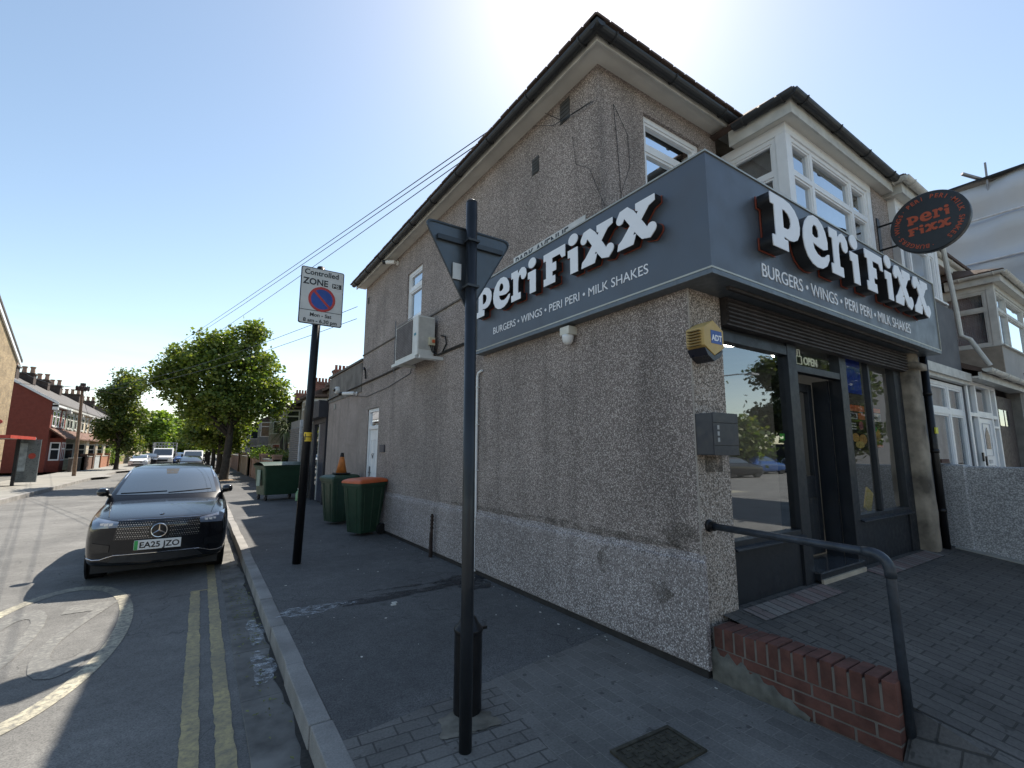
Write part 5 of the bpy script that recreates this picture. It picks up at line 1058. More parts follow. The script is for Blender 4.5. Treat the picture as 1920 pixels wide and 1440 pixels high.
# stock brick house, only its gable corner is in frame
yh = thing('brick_house', (FX, 34.7, 0), 'tall yellow stock brick house with a white barge board at the left edge', 'house')
g = G(); zz = 6.6
g.prism([(34.7, 0), (24.7, 0), (24.7, zz), (29.7, zz+2.6), (34.7, zz)], 0, FX, FX-9); g.out('wall', YELBR, yh)
g = G()
for s in (1, -1): g.prism([(29.7+s*5.35, zz-.30), (29.7, zz+2.48), (29.7, zz+2.72), (29.7+s*5.35, zz-.06)], 0, FX+.02, FX+.09)
g.out('barge_board', UPVC, yh)
g = G()
for s in (1, -1): g.prism([(29.7+s*5.45, zz-.11), (29.7, zz+2.74), (29.7, zz+2.88), (29.7+s*5.45, zz+.03)], 0, FX+.12, FX-9.1)
g.out('roof', SLATE, yh)
gwall(43.4, 46.5, -10.9, .95, 'dark low front wall of the red end house', simple('dark_garden_brick', (.085, .07, .06), .9, var=.3), False)
gwall(47.0, 50.5, -10.8, 1.0, 'dark brown front wall with square panels beside the telegraph pole', simple('brown_wall', (.16, .09, .065), .9, var=.35))
gwall(51.0, 53.2, -10.75, 1.05, 'pale grey board fence between two brick front walls', simple('pale_board', (.38, .40, .40), .7), False)
gwall(53.4, 58.0, -10.75, 1.0, 'orange brick front wall just left of the upright tree', simple('orange_brick_wall', (.36, .16, .09), .9, var=.3))
gwall(62.0, 78.0, -10.75, 1.0, 'long buff front garden wall at the far left', BRN)
# telegraph pole
tp = thing('telegraph_pole', (-9.35, 36.4, 0), 'brown wooden telegraph pole with a crown of insulators on the left pavement', 'telegraph pole')
g = G(); g.tube([(-9.35, 36.4, -.1), (-9.42, 36.4, 3), (-9.5, 36.4, 5.55)], [.10, .085, .07], 12); g.out('post', simple('weathered_timber', (.19, .13, .09), .9, var=.35, scale=10), tp)
g = G(); g.lathe([(.0, 5.15), (.20, 5.2), (.30, 5.3), (.30, 5.42), (.14, 5.46), (.14, 5.66), (0, 5.68)], (-9.49, 36.4, 0), 12)
for k in range(10): a = 2*pi*k/10; g.box(-9.49+.30*cos(a)-.03, -9.49+.30*cos(a)+.03, 36.4+.30*sin(a)-.03, 36.4+.30*sin(a)+.03, 5.18, 5.48)
g.out('insulator_ring', simple('dark_insulators', (.05, .03, .03), .6), tp)
# wires
def wire(p0, p1, sag, r_, label, gr='overhead wires'):
    p0, p1 = Vector(p0), Vector(p1); pts = [p0.lerp(p1, k/14)+Vector((0, 0, -sag*4*(k/14)*(1-k/14))) for k in range(15)]; t = thing('overhead_wire', tuple(p0), label, 'wire', group=None); g = G(); g.tube(pts, r_, 5); g.out('wire', BLKM, t)
PT = Vector((-9.5, 36.4, 5.4))
wire((-.30, 2.45, 5.62), (-9.7, 60, 9.9), .25, .007, 'uppermost long wire from the shop eaves over the street')
wire((-.30, 2.7, 5.60), (-9.8, 60, 9.6), .3, .007, 'wire just beneath the uppermost one from the shop eaves')
wire((-.30, 3.1, 5.60), (-8.6, 60, 9.7), .42, .007, 'lowest of the three long wires from the shop eaves')
wire((-.2, 8.95, 5.0), tuple(PT), .5, .007, 'wire from the far end of the side wall to the telegraph pole')
wire((-.2, 8.95, 4.7), tuple(PT+Vector((0, 0, -.15))), .5, .007, 'lower wire from the far end of the side wall to the telegraph pole')
wire(tuple(PT), (-16, 52, 8.0), .3, .012, 'wire from the telegraph pole to the left chimneys')
wire(tuple(PT), (-24, 34, 6.2), .3, .012, 'wire running left from the telegraph pole')
wire(tuple(PT), (-12, 66, 4.9), .4, .012, 'wire from the telegraph pole along the left row')
wire(tuple(PT), (-12, 56, 4.6), .3, .012, 'short sagging wire from the telegraph pole to a cream house')
wire(tuple(PT), (1.5, 40, 5.2), .5, .012, 'wire crossing the street from the telegraph pole')
# bus shelter and stop
bs = thing('bus_shelter', (-9.9, 26.6, 0), 'glazed bus shelter with a red roof edge on the left pavement', 'bus shelter')
RRF = simple('shelter_red', (.42, .05, .03), .5)
g = G(); g.box(-10.9, -9.35, 24.0, 27.6, 2.02, 2.10); g.out('roof', simple('shelter_roof_grey', (.25, .27, .28), .5, .3), bs)
g = G(); g.box(-10.92, -10.9, 24.0, 27.62, 2.0, 2.13).box(-10.9, -9.35, 23.98, 24.0, 2.0, 2.13).box(-10.9, -10.0, 27.6, 27.62, 2.0, 2.13); g.box(-9.35, -9.33, 24, 27.4, 2.0, 2.13); g.out('red_edge', RRF, bs)
for (x, y) in ((-10.85, 24.1), (-10.85, 27.5), (-9.9, 27.5), (-9.9, 24.1), (-9.75, 26.9)):
    g = G(); g.box(x-.05, x+.05, y-.05, y+.05, 0, 2.02); g.out('post', BLKM, bs)
g = G(); g.face([(-10.85, 24.15, .3), (-10.85, 27.45, .3), (-10.85, 27.45, 1.95), (-10.85, 24.15, 1.95)]); g.out('glazing', CLRG, bs)
g = G(); g.box(-10.87, -10.83, 24.15, 27.45, .9, .97).box(-10.87, -10.83, 24.15, 27.45, .25, .32); g.out('glazing_bar', BLKM, bs)
g = G(); g.box(-9.85, -9.15, 27.46, 27.58, .12, 2.02); pn = g.out('advertising_panel', simple('panel_grey', (.13, .15, .16), .3, .3), bs)
g = G(); g.prism(ell(-9.38, 1.28, .12, .13, 20), 1, 27.45, 27.458); g.out('red_badge', RRF, pn)
g = G(); g.box(-9.80, -9.56, 27.45, 27.455, .6, 1.85); g.out('poster_sheet', simple('pale_advert', (.35, .40, .42), .5, var=.4), pn)
st2 = thing('bus_stop_flag', (-9.35, 21.9, 0), 'bus stop post with a red roundel flag and small yellow box at the left edge', 'bus stop')
g = G(); g.tube([(-9.35, 21.9, 0), (-9.28, 21.9, 2.45)], .05, 10); g.out('post', simple('pale_post', (.45, .47, .5), .6), st2)
g = G(); g.box(-9.75, -9.32, 21.88, 21.92, 2.1, 2.42); f_ = g.out('flag', RRF, st2)
g = G(); g.prism(ell(-9.24, 2.55, .16, .10, 20), 1, 21.87, 21.9); g.out('roundel', RRF, f_)
g = G(); g.box(-9.27, -9.12, 21.8, 21.9, 1.92, 2.05); g.out('yellow_box', simple('yellow_box', (.75, .45, .05), .5), st2)
# ================================================================== NEIGHBOURS ON THE RIGHT
nb = thing('neighbour_house', (5, 0, 0), 'neighbouring house with grey painted bay and white framed windows right of the shop', 'house')
GRP = simple('dark_grey_masonry_paint', (.105, .108, .118), .75, var=.12, scale=1.5)
g = G(); wall(g, 1, 0, 4.97, 7.05, .2, 3.86, [(5.10, 7.02, 1.0, 2.66)], thick=.05); g.face([(7.05, 0, .2), (7.05, .91, .2), (7.05, .91, 3.86), (7.05, 0, 3.86)]); g.face([(4.97, 0, 3.86), (7.05, 0, 3.86), (7.05, .91, 3.86), (4.97, .91, 3.86)]); g.out('bay_wall', GRP, nb)
g = G(); g.box(4.9, 10.0, .91, 8.5, .2, 5.42); g.out('wall', REDBR, nb)
g = G(); g.box(5.05, 7.08, -.10, .02, 2.67, 2.80).box(5.05, 7.05, -.06, .02, 2.62, 2.67); g.out('window_hood', UPVCD, nb)
window(nb, 1, .02, 5.10, 7.02, 1.0, 2.60, mull=(5.22, 6.28), trans=2.16, fr=.06, depth=.05)
bb = bay(nb, 5.02, 6.72, 3.92, 5.10, .03, .91, 7.0, zb=3.87, wallm=GRP, gut=UPVCD, mulls=[5.5, 6.35], rl=False)
g = G(); g.box(4.84, 5.02, BAYY, .91, 3.2, 5.2); g.out('party_recess', PEB, nb)
g = G(); gutter(g, (7.0, .54, 5.55), (11.6, .54, 5.55)); g.out('gutter', UPVCD, nb)
g = G(); g.box(7.0, 11.6, .60, .91, 5.38, 5.40).box(7.0, 11.6, .57, .60, 5.36, 5.50); g.out('soffit', SOFF, nb)
g = G(); g.face([(6.9, .5, 5.6), (16, .5, 5.6), (16, 4.5, 7.3), (6.9, 4.5, 7.3)]); g.box(6.9, 16, .46, .56, 5.56, 5.62); g.out('roof', TILE, nb)
# porch between the neighbours
po_ = thing('porch', (8.6, 0, 0), 'white framed glazed porch with a white panelled front door under a tiled lean-to', 'porch')
g = G()
for (a, b, c_, d_) in ((7.07, 7.15, .2, 2.72), (7.52, 7.60, .2, 2.72), (8.42, 8.48, .2, 2.72), (8.76, 8.84, .2, 2.72), (7.15, 7.52, 2.66, 2.72), (7.60, 8.42, 2.66, 2.72), (8.48, 8.76, 2.66, 2.72), (7.15, 7.52, 2.14, 2.20), (7.60, 8.42, 2.14, 2.24), (8.48, 8.76, 2.14, 2.20), (8.48, 8.76, 1.98, 2.02), (8.48, 8.76, 1.0, 1.08)): g.box(a, b, -.02, .05, c_, d_)
pf = g.out('frame', UPVC, po_, bev=.003)
g = G(); g.face([(7.1, .03, .25), (7.56, .03, .25), (7.56, .03, 2.7), (7.1, .03, 2.7)]); g.face([(7.56, .03, 2.2), (8.45, .03, 2.2), (8.45, .03, 2.7), (7.56, .03, 2.7)]); g.face([(8.45, .03, .25), (8.8, .03, .25), (8.8, .03, 2.7), (8.45, .03, 2.7)]); g.out('pane', HOUSEG, pf)
g = G(); g.box(7.61, 8.41, .0, .045, .22, 2.13); d3 = g.out('white_door', UPVC, po_, bev=.003)
g = G(); g.prism([(7.88, 1.62), (8.14, 1.62), (8.14, 1.85), (8.01, 1.98), (7.88, 1.85)], 1, -.006, -.0005); g.out('leaded_light', DGL, d3)
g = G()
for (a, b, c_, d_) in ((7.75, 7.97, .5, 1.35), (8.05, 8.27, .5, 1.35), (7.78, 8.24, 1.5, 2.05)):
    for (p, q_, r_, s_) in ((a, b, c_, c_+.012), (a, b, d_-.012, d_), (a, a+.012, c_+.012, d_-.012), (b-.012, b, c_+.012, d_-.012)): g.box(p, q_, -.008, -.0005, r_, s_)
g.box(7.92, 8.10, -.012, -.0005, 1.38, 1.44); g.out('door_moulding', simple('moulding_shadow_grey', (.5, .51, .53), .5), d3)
g = G(); g.box(7.64, 7.69, -.03, -.001, 1.35, 1.5); g.out('handle', BLKM, d3)
g = G(); g.box(7.42, 7.47, -.04, -.021, 1.42, 1.56); g.out('key_box', BLKM, po_)
g = G(); g.box(8.9, 10.2, .02, .08, .2, 2.6); d4 = g.out('brown_door', simple('dark_brown_wood', (.035, .02, .018), .5, var=.4), po_)
g = G()
for x in (9.1, 9.5): g.face([(x, .015, 2.05), (x+.32, .015, 2.05), (x+.32, .015, 2.35), (x, .015, 2.35)])
g.out('door_light', HOUSEG, d4)
g = G(); g.prism([(-.28, 2.86), (.0, 3.0), (.9, 3.55), (.9, 3.45), (-.02, 2.9), (-.28, 2.80)], 0, 7.1, 11.5); g.out('lean_to_roof', TILE, po_)
g = G(); gutter(g, (7.0, -.30, 2.86), (11.5, -.30, 2.84), .06); g.box(7.07, 10.3, -.22, -.18, 2.70, 2.82).box(7.07, 10.3, -.18, .05, 2.73, 2.76); g.out('gutter', UPVCD, po_)
g = G(); g.box(10.3, 10.6, -.1, .1, .2, 2.75); g.out('porch_wall', simple('grey_render', (.20, .19, .175), .9), po_)
g = G(); g.tube([(7.12, -.02, 3.9), (7.14, -.03, 3.45), (7.18, -.12, 3.38), (7.22, -.3, 2.92)], .035, 10); g.tube([(7.12, .05, 5.2), (7.12, -.02, 3.9)], .035, 10); g.out('downpipe', UPVCD, po_)
cb = thing('porch_camera', (10.3, -.3, 3.0), 'small black and white camera on the porch gutter at the right edge', 'camera')
g = G(); g.box(10.0, 10.35, -.36, -.24, 2.93, 3.02); g.out('body', WHITEM, cb); g = G(); g.box(10.1, 10.4, -.38, -.22, 3.021, 3.09); g.out('hood', BLKM, cb)
# next house with angled upper bay
nh = thing('grey_bay_house', (10.5, 0, 0), 'pale rendered house with a curtained upper bay at the right edge', 'house')
LR = simple('pale_roughcast', (.38, .37, .36), .9, var=.15, scale=2, bump=.5); TANR = simple('tan_roughcast', (.30, .26, .215), .9, var=.2, bump=.4)
g = G(); g.box(10.05, 14.5, -.0, .91, 3.0, 3.66); g.out('bay_wall', LR, nh)
g = G(); g.box(10.0, 10.05, .0, .91, 3.0, 3.66); g.out('bay_side', TANR, nh)
g = G(); g.box(10.0, 20, .91, 9, .2, 5.42).box(10.6, 20, .0, .91, .2, 3.0); g.out('wall', LR, nh)
b3 = bay(nh, 10.05, 13.6, 3.70, 4.86, -.0, .91, 14.2, zb=3.661, wallm=LR, gut=UPVCD, post=UPVCD, mulls=[11.0, 12.6])
# low white wall between the forecourts
ww = thing('roughcast_wall', (5.3, -1.2, 0), 'white roughcast garden wall running out from the downpipe beside the forecourt', 'wall')
WR = dash('white_roughcast', [(0, (.46, .46, .47)), (.3, (.54, .54, .55)), (.7, (.62, .62, .63)), (1, (.72, .72, .72))], 70, stain=.5)
g = G(); g.box(5.2, 5.42, -1.75, -.14, -.05, 1.38).box(5.16, 5.46, -.30, -.0, .1, 1.40); g.out('wall', WR, ww, bev=.02)
g = G(); g.prism([(-1.8, .05), (-.14, .30), (-.14, .365), (-1.8, .115)], 0, 5.04, 5.2); g.out('footing', CONC, ww)
g = G(); g.box(4.99, 5.30, -.13, -.05, 1.42, 1.47); g.out('iron_bracket', simple('rusty_brown_bracket', (.09, .045, .035), .8), ww)
# scaffold wrapped building
sf = thing('wrapped_scaffold', (15, 2, 0), 'tall scaffold wrapped in pale plastic sheeting above the right hand roofs', 'scaffold')
SHT = simple('plastic_sheeting', (.50, .52, .56), .5, var=.10, scale=.8)
g = G(); rows = []
for j in range(19):
    z = 5.6+(8.62-5.6)*j/18; row = []
    for k in range(40): y = -3.2+k*.16; row.append((13.5+.05*sin(k*.9+j*.4)+.07*sin(j*1.1)+(.06 if j % 6 == 0 else 0)+.04*abs(sin(k*.32)), y, z+.03*sin(k*.7)))
    rows.append(row)
g.grid(rows); g.out('sheeting', SHT, sf, smooth=True)
g = G()
for z in (6.45, 7.6): g.tube([(13.42, -3.2, z), (13.42, 3.1, z+.02)], .03, 8)
g.out('ledger_tube', simple('sheeting_tube', (.58, .58, .60), .5), sf)
g = G()
for y in (-2.2, -.4, 1.4): g.tube([(13.60, y, .2), (13.60, y, 8.68)], .03, 8)
g.tube([(13.55, .40, 8.3), (13.52, .38, 9.12)], .024, 8); g.tube([(13.2, .78, 8.9), (13.9, .3, 8.62)], .045, 8); g.out('standard_tube', simple('scaffold_tube', (.25, .25, .27), .45, .5), sf)
g = G(); g.box(13.45, 19, -3.2, 3.12, 8.66, 8.71); g.out('top_board', BLKM, sf)
# ================================================================== VEHICLES
def carpaint(name, c, metal=.2, rough=.22):
    m = M_(name); m.col(c).set(rough=rough, metal=metal, coat=.45, spec=.35); m.p.inputs['Coat Roughness'].default_value = .05; return m.m
CBLK = carpaint('car_paint_black', (.010, .011, .014), .3); CWHT = carpaint('car_paint_white', (.75, .75, .75), 0); CBLU = carpaint('car_paint_blue', (.04, .10, .28), .4); CDRK = carpaint('car_paint_charcoal', (.03, .03, .035), .3)
CHROME = simple('chrome', (.75, .75, .77), .12, 1, var=.03); GBLK = simple('gloss_black_plastic', (.008, .008, .009), .12, 0, var=.02, coat=.6); MBLK = simple('matt_black_trim', (.015, .015, .016), .6)
LAMPG = M_('headlamp_lens'); LAMPG.col((.16, .20, .27)).set(rough=.05, coat=1); LAMPG = LAMPG.m
LEDW = simple('lamp_reflector', (.85, .87, .9), .2, .4, var=.05)
PLW = simple('number_plate_white', (.78, .78, .76), .35, var=.03); PLG = simple('number_plate_green', (.05, .40, .10), .4)
CARG = M_('car_glass'); CARG.col((.045, .06, .075)).set(rough=.03, coat=1, spec=.8); CARG = CARG.m
def car(name, paint, label, L_=4.1, W=.805, H=1.45, ev=False, plate='EA25 JZO', detail=True):
    t = thing(name, (0, 0, 0), label, 'car'); sc_ = W/.805; hs = H/1.45; ls = L_/4.1
    ST = [(0, .70, .27, .50, .72, .775), (.06, .745, .235, .50, .755, .815), (.2, .775, .21, .52, .79, .845), (.45, .79, .20, .54, .82, .89), (.85, .80, .20, .56, .86, .94), (1.3, .805, .20, .57, .90, .985), (2.0, .805, .20, .58, .93, 1.0), (3.0, .80, .20, .60, .95, 1.02), (3.65, .79, .22, .62, .95, 1.02), (3.98, .75, .25, .62, .88, .96), (4.1, .68, .32, .6, .8, .86)]
    def sweep(y, x): return (.30*max(0, 1-y/.95)**1.2 - .18*max(0, 1-(4.1-y)/.6))*(abs(x)/.8)**2.3
    def ring(s):
        y, w, zb, zm, zs, zt = s
        P = [(0, zt), (.30*w, zt-.003), (.62*w, zt-.018), (.84*w, (zt+zs)/2+.006), (.955*w, zs-.01), (.995*w, zs-.08), (w, zm), (.99*w, (zm+zb)/2), (.955*w, zb+.04), (.90*w, zb), (.4*w, zb), (0, zb)]
        return P
    g = G(); rows = []
    for s in ST:
        P = ring(s); full = P + [(-x, z) for x, z in P[-2:0:-1]]; full.append(full[0]); rows.append([(x*sc_, (s[0]+sweep(s[0], x))*ls, z*hs) for x, z in full])
    g.grid(rows)
    for s in (ST[0], ST[-1]):
        P = ring(s); rr = []
        for x, z in P[:-1] if False else P: rr.append([(x*u*sc_, (s[0]+sweep(s[0], x*u))*ls, z*hs) for u in (1, .8, .6, .4, .2, 0, -.2, -.4, -.6, -.8, -1)])
        g.grid(rr)
    bmesh.ops.remove_doubles(g.bm, verts=g.bm.verts, dist=2e-4)
    bmesh.ops.recalc_face_normals(g.bm, faces=g.bm.faces)
    bvh = BVHTree.FromBMesh(g.bm); body = g.out('body', paint, t, smooth=True, sub=1)
    g = G(); rows = []
    for z, yf, yr, hw, r in ((.90, 1.10, 3.95, .74, .2), (1.0, 1.22, 3.93, .725, .22), (1.12, 1.47, 3.85, .69, .22), (1.25, 1.76, 3.72, .64, .22), (1.345, 2.0, 3.55, .585, .2), (1.40, 2.2, 3.35, .53, .2), (1.44, 2.5, 3.1, .42, .2), (1.452, 2.7, 2.9, .2, .1)):
        row = []
        for k in range(33):
            u = -1+2*k/32; x = hw*math.copysign(min(1, abs(u)*1.08)**1.0, u); row.append((x*sc_, (yf+.24*(abs(u))**2.4)*ls, z*hs))
        back = [((hw*(1-2*k/12))*sc_, (yr-.12*abs(1-2*k/12)**2.5)*ls, z*hs) for k in range(13)]
        sideR = [(hw*sc_, (yf+.24+(yr-.12-yf-.24)*k/8)*ls, z*hs) for k in range(1, 8)]; sideL = [(-hw*sc_, p[1], p[2]) for p in sideR[::-1]]
        row = row + sideR + back + sideL; row.append(row[0]); rows.append(row)
    g.grid(rows); g.face(rows[-1][:-1]); bmesh.ops.remove_doubles(g.bm, verts=g.bm.verts, dist=2e-4); bmesh.ops.recalc_face_normals(g.bm, faces=g.bm.faces); bv2 = BVHTree.FromBMesh(g.bm); gh = g.out('cabin', paint, t, smooth=True)
    def hit(bv, x, z, off=.006):
        h = bv.ray_cast(Vector((x*sc_, -2, z*hs)), Vector((0, 1, 0)))
        return (h[0]+Vector((0, -off, 0))) if h[0] else None
    def patch(bv, quad, nx, nz, off=.006):     # quad: TL TR BR BL in (x,z)
        g = G(); rows = []
        for j in range(nz+1):
            a = Vector(quad[0]).lerp(Vector(quad[3]), j/nz); b = Vector(quad[1]).lerp(Vector(quad[2]), j/nz); row = []
            for k in range(nx+1):
                p = a.lerp(b, k/nx); h = hit(bv, p.x, p.y, off); row.append(h or Vector((p.x*sc_, .5, p.y*hs)))
            rows.append(row)
        return g.grid(rows)
    patch(bv2, ((-.535, 1.385), (.535, 1.385), (.635, 1.03), (-.635, 1.03)), 16, 8, .012).out('windscreen', CARG, t, smooth=True)
    for s in (-1, 1):        # side windows lie on the cabin flanks
        g = G(); rows = []
        for z, hw, a, b in ((1.03, .716, 1.62, 3.55), (1.15, .68, 1.86, 3.5), (1.30, .612, 2.15, 3.35)): rows.append([(s*(hw+.008)*sc_, (a+(b-a)*k/6)*ls, z*hs) for k in range(7)])
        g.grid(rows); g.out('side_window', CARG, t, smooth=True)
        g = G(); c = Vector((s*.785*sc_, 1.42*ls, 1.075*hs))
        for k in range(1): 
            rows = []
            for q in range(7):
                a = pi*q/6; rr = .085*sin(a)**.6+.004; rows.append([c+Vector((-s*.075*cos(a)*1.0+0*s, rr*.9*cos(b_), rr*.72*sin(b_))) for b_ in [2*pi*k2/12 for k2 in range(13)]])
            g.grid(rows)
        mir = g.out('door_mirror', paint if not ev else GBLK, t, smooth=True)
        g = G(); g.tube([(s*.66*sc_, 1.5*ls, .99*hs), (s*.74*sc_, 1.45*ls, 1.03*hs)], .025, 6); g.out('mirror_arm', MBLK, mir)
        for yw in (.82, 3.2):
            g = G(); x0, x1 = s*(W-.24), s*(W-.035); r_ = .325*hs; cz = r_+.0
            g.lathe([(r_*.62, x0), (r_*.93, x0), (r_, x0+s*.03), (r_, x1-s*.03), (r_*.93, x1), (r_*.62, x1), (r_*.60, x1-s*.02)], (0, yw*ls, cz), 28, Matrix.Rotation(R(90), 4, 'Y')); wh = g.out('wheel', RUB, t, smooth=True)
            g = G(); g.lathe([(.0, x1-s*.05), (r_*.62, x1-s*.05), (r_*.62, x1-s*.06), (0, x1-s*.06)], (0, yw*ls, cz), 20, Matrix.Rotation(R(90), 4, 'Y'))
            for k in range(5): a = 2*pi*k/5; g.tube([(x1-s*.03, yw*ls, cz), (x1-s*.02, yw*ls+r_*.6*cos(a), cz+r_*.6*sin(a))], .02, 5)
            g.out('rim', GALV if not ev else simple('dark_rim', (.05, .05, .055), .3, .7), wh)
            g = G(); g.lathe([(0, s*(W-.02)), (.375*hs, s*(W-.06)), (.375*hs, s*(W-.038)), (0, s*(W-.038))], (0, yw*ls, .36*hs), 28, Matrix.Rotation(R(90), 4, 'Y')); g.out('wheel_arch', MBLK, t)
    g = G(); g.box(-.68*sc_, .68*sc_, .3*ls, 3.9*ls, .14, .3); g.out('underbody', MBLK, t)
    # lamps, grille, bumper line
    for s in (-1, 1):
        q = ((s*.735, .83), (s*.43, .785), (s*.44, .72), (s*.70, .70)); q = q if s < 0 else (q[1], q[0], q[3], q[2])
        hl = patch(bvh, q, 8, 4, .010).out('headlight', LAMPG, t, smooth=True)
        g = G()
        for dx, dz, r_ in ((.555, .757, .022), (.505, .757, .020), (.60, .76, .018)):
            h = hit(bvh, s*dx, dz, .017)
            if h: g.box(h.x-r_, h.x+r_, h.y-.002, h.y+.002, h.z-r_*.7, h.z+r_*.7)
        g.out('lamp_unit', LEDW, hl)
    if detail:
        gq = patch(bvh, ((-.435, .79), (.435, .79), (.47, .56), (-.47, .56)), 16, 5, .008).out('grille', GBLK, t, smooth=True)
        g = G()
        for j in range(9):
            for k in range(35):
                x = -.44+k*.0259+(.013 if j % 2 else 0); z = .577+j*.0245
                if abs(x) > .44 or (x*x+(z-.665)**2) < .0125: continue
                h = hit(bvh, x, z, .011)
                if h: q = .0042+.0030*(j % 2); g.face([h+Vector((-q, 0, 0)), h+Vector((0, 0, -q)), h+Vector((q, 0, 0)), h+Vector((0, 0, q))])
        g.out('grille_stars', CHROME, gq, fix=False)
        g = G(); c = hit(bvh, 0, .665, .03); rg = .083; g.tube([c+Vector((rg*cos(a), 0, rg*sin(a))) for a in [2*pi*k/32 for k in range(33)]], .0065, 8)
        for a in (90, 210, 330): a = R(a); g.tube([c, c+Vector((rg*.97*cos(a), 0, rg*.97*sin(a)))], [.011, .003], 6)
        g.out('star_emblem', CHROME, t)
        g = G(); g.lathe([(0, 0), (rg-.006, 0), (rg-.006, .02), (0, .02)], c+Vector((0, .022, 0)), 28, Matrix.Rotation(R(90), 4, 'X')); g.out('emblem_backing', GBLK, t)
        g = G(); pts = [hit(bvh, x, z, .006) for x, z in ((-.445, .80), (-.3, .803), (0, .805), (.3, .803), (.445, .80))]; g.tube(pts, .004, 6); g.out('bonnet_trim', CHROME, t)
        g = G(); P2 = [(-.735, .335), (-.66, .325), (-.58, .33), (-.52, .355), (-.45, .378), (-.3, .385), (0, .388), (.3, .385), (.45, .378), (.52, .355), (.58, .33), (.66, .325), (.735, .335)]; pts = [hit(bvh, x, z, .010) for x, z in P2]; pts = [p for p in pts if p]; g.tube(pts, .0055, 6); g.out('bumper_trim', CHROME, t)
        patch(bvh, ((-.42, .375), (.42, .375), (.5, .29), (-.5, .29)), 12, 3, .006).out('lower_intake', MBLK, t)
        for s in (-1, 1): patch(bvh, ((s*.5, .50), (s*.70, .53), (s*.70, .40), (s*.5, .42)) if s > 0 else ((-.70, .53), (-.5, .50), (-.5, .42), (-.70, .40)), 6, 3, .007).out('corner_intake', GBLK, t)
        c = hit(bvh, 0, .50, .02); y = c.y-.012
        g = G(); g.box(-.245, .245, y, y+.012, .437, .555); pl = g.out('number_plate', PLW, t, bev=.003)
        g = G(); g.box(-.242, -.205, y-.002, y-.0005, .44, .552); g.out('plate_band', PLG, pl)
        o = text(plate, .098, SGK, (0, 0, 0), RF, None, 'plate_lettering', .0006, 'CENTER', bold=.0022); xs = [v.co.x for v in o.data.vertices]; s_ = .415/(max(xs)-min(xs))
        for v in o.data.vertices: v.co.x = (v.co.x-(min(xs)+max(xs))/2)*s_+.02; v.co.y += y-.0015; v.co.z += .461
        keep(o, pl)
        # bonnet badge, wipers, roof rails, screen sensor
        h = bvh.ray_cast(Vector((0, .22, 3)), Vector((0, 0, -1)))[0]; g = G(); g.lathe([(0, 0), (.026, 0), (.022, .006), (0, .008)], h, 16); g.out('bonnet_badge', CHROME, t)
        g = G()
        for a, b in (((-.58, 1.05), (-.02, 1.07)), ((.0, 1.05), (.55, 1.08))): pts = [hit(bv2, a[0]+(b[0]-a[0])*k/6, a[1]+(b[1]-a[1])*k/6, .022) for k in range(7)]; g.tube([p for p in pts if p], .007, 5)
        g.out('wiper', MBLK, t)
        patch(bv2, ((-.09, 1.385), (.09, 1.385), (.07, 1.31), (-.07, 1.31)), 3, 2, .014).out('screen_sensor', MBLK, t)
        g = G()
        for s in (-1, 1): g.tube([(s*.655, 1.55, 1.045), (s*.60, 1.95, 1.25), (s*.565, 2.2, 1.345), (s*.555, 2.6, 1.395), (s*.555, 3.3, 1.37)], [.006, .010, .014, .016, .012], 8)
        g.out('roof_rail', CHROME, t)
        # shut lines of the bonnet
        g = G()
        for s in (-1, 1):
            pts = []
            for k in range(9):
                yy = .22+1.0*k/8; xx = s*(.56+.10*k/8); h = bvh.ray_cast(Vector((xx, yy+sweep(yy, xx), 3)), Vector((0, 0, -1)))[0]
                if h: pts.append(h+Vector((0, 0, .0005)))
            g.tube(pts, .0035, 5)
        g.out('bonnet_seam', MBLK, t)
    else:
        patch(bvh, ((-.40, .70), (.40, .70), (.36, .58), (-.36, .58)), 8, 3, .010).out('grille', MBLK, t)
        patch(bvh, ((-.5, .42), (.5, .42), (.5, .30), (-.5, .30)), 8, 2, .010).out('lower_intake', MBLK, t)
        g = G(); c = hit(bvh, 0, .5, .02); g.box(-.23, .23, c.y-.01, c.y+.01, .45, .54); g.out('number_plate', PLW, t)
    return t
ev = car('electric_car', CBLK, 'large black electric car parked closest to the camera with a green flashed number plate', ev=True); ev.location = (-3.43, 5.62, RZ)
c2_ = car('parked_car', CDRK, 'black car parked directly behind the large black electric car', W=.80, H=1.30, detail=False); c2_.location = (-3.60, 38.5, RZ)
c3_ = car('parked_car', CWHT, 'small white hatchback parked by the left kerb facing the camera', W=.78, H=1.28, detail=False); c3_.location = (-8.15+.05, 56, RZ)
c4_ = car('parked_car', CBLU, 'blue car half hidden between the truck and the white van', W=.78, H=1.45, detail=False); c4_.location = (-5.15, 66, RZ)
c5_ = car('parked_car', CDRK, 'dark car mostly hidden behind the white hatchback', W=.78, H=1.4, detail=False); c5_.location = (-7.75, 62.5, RZ)
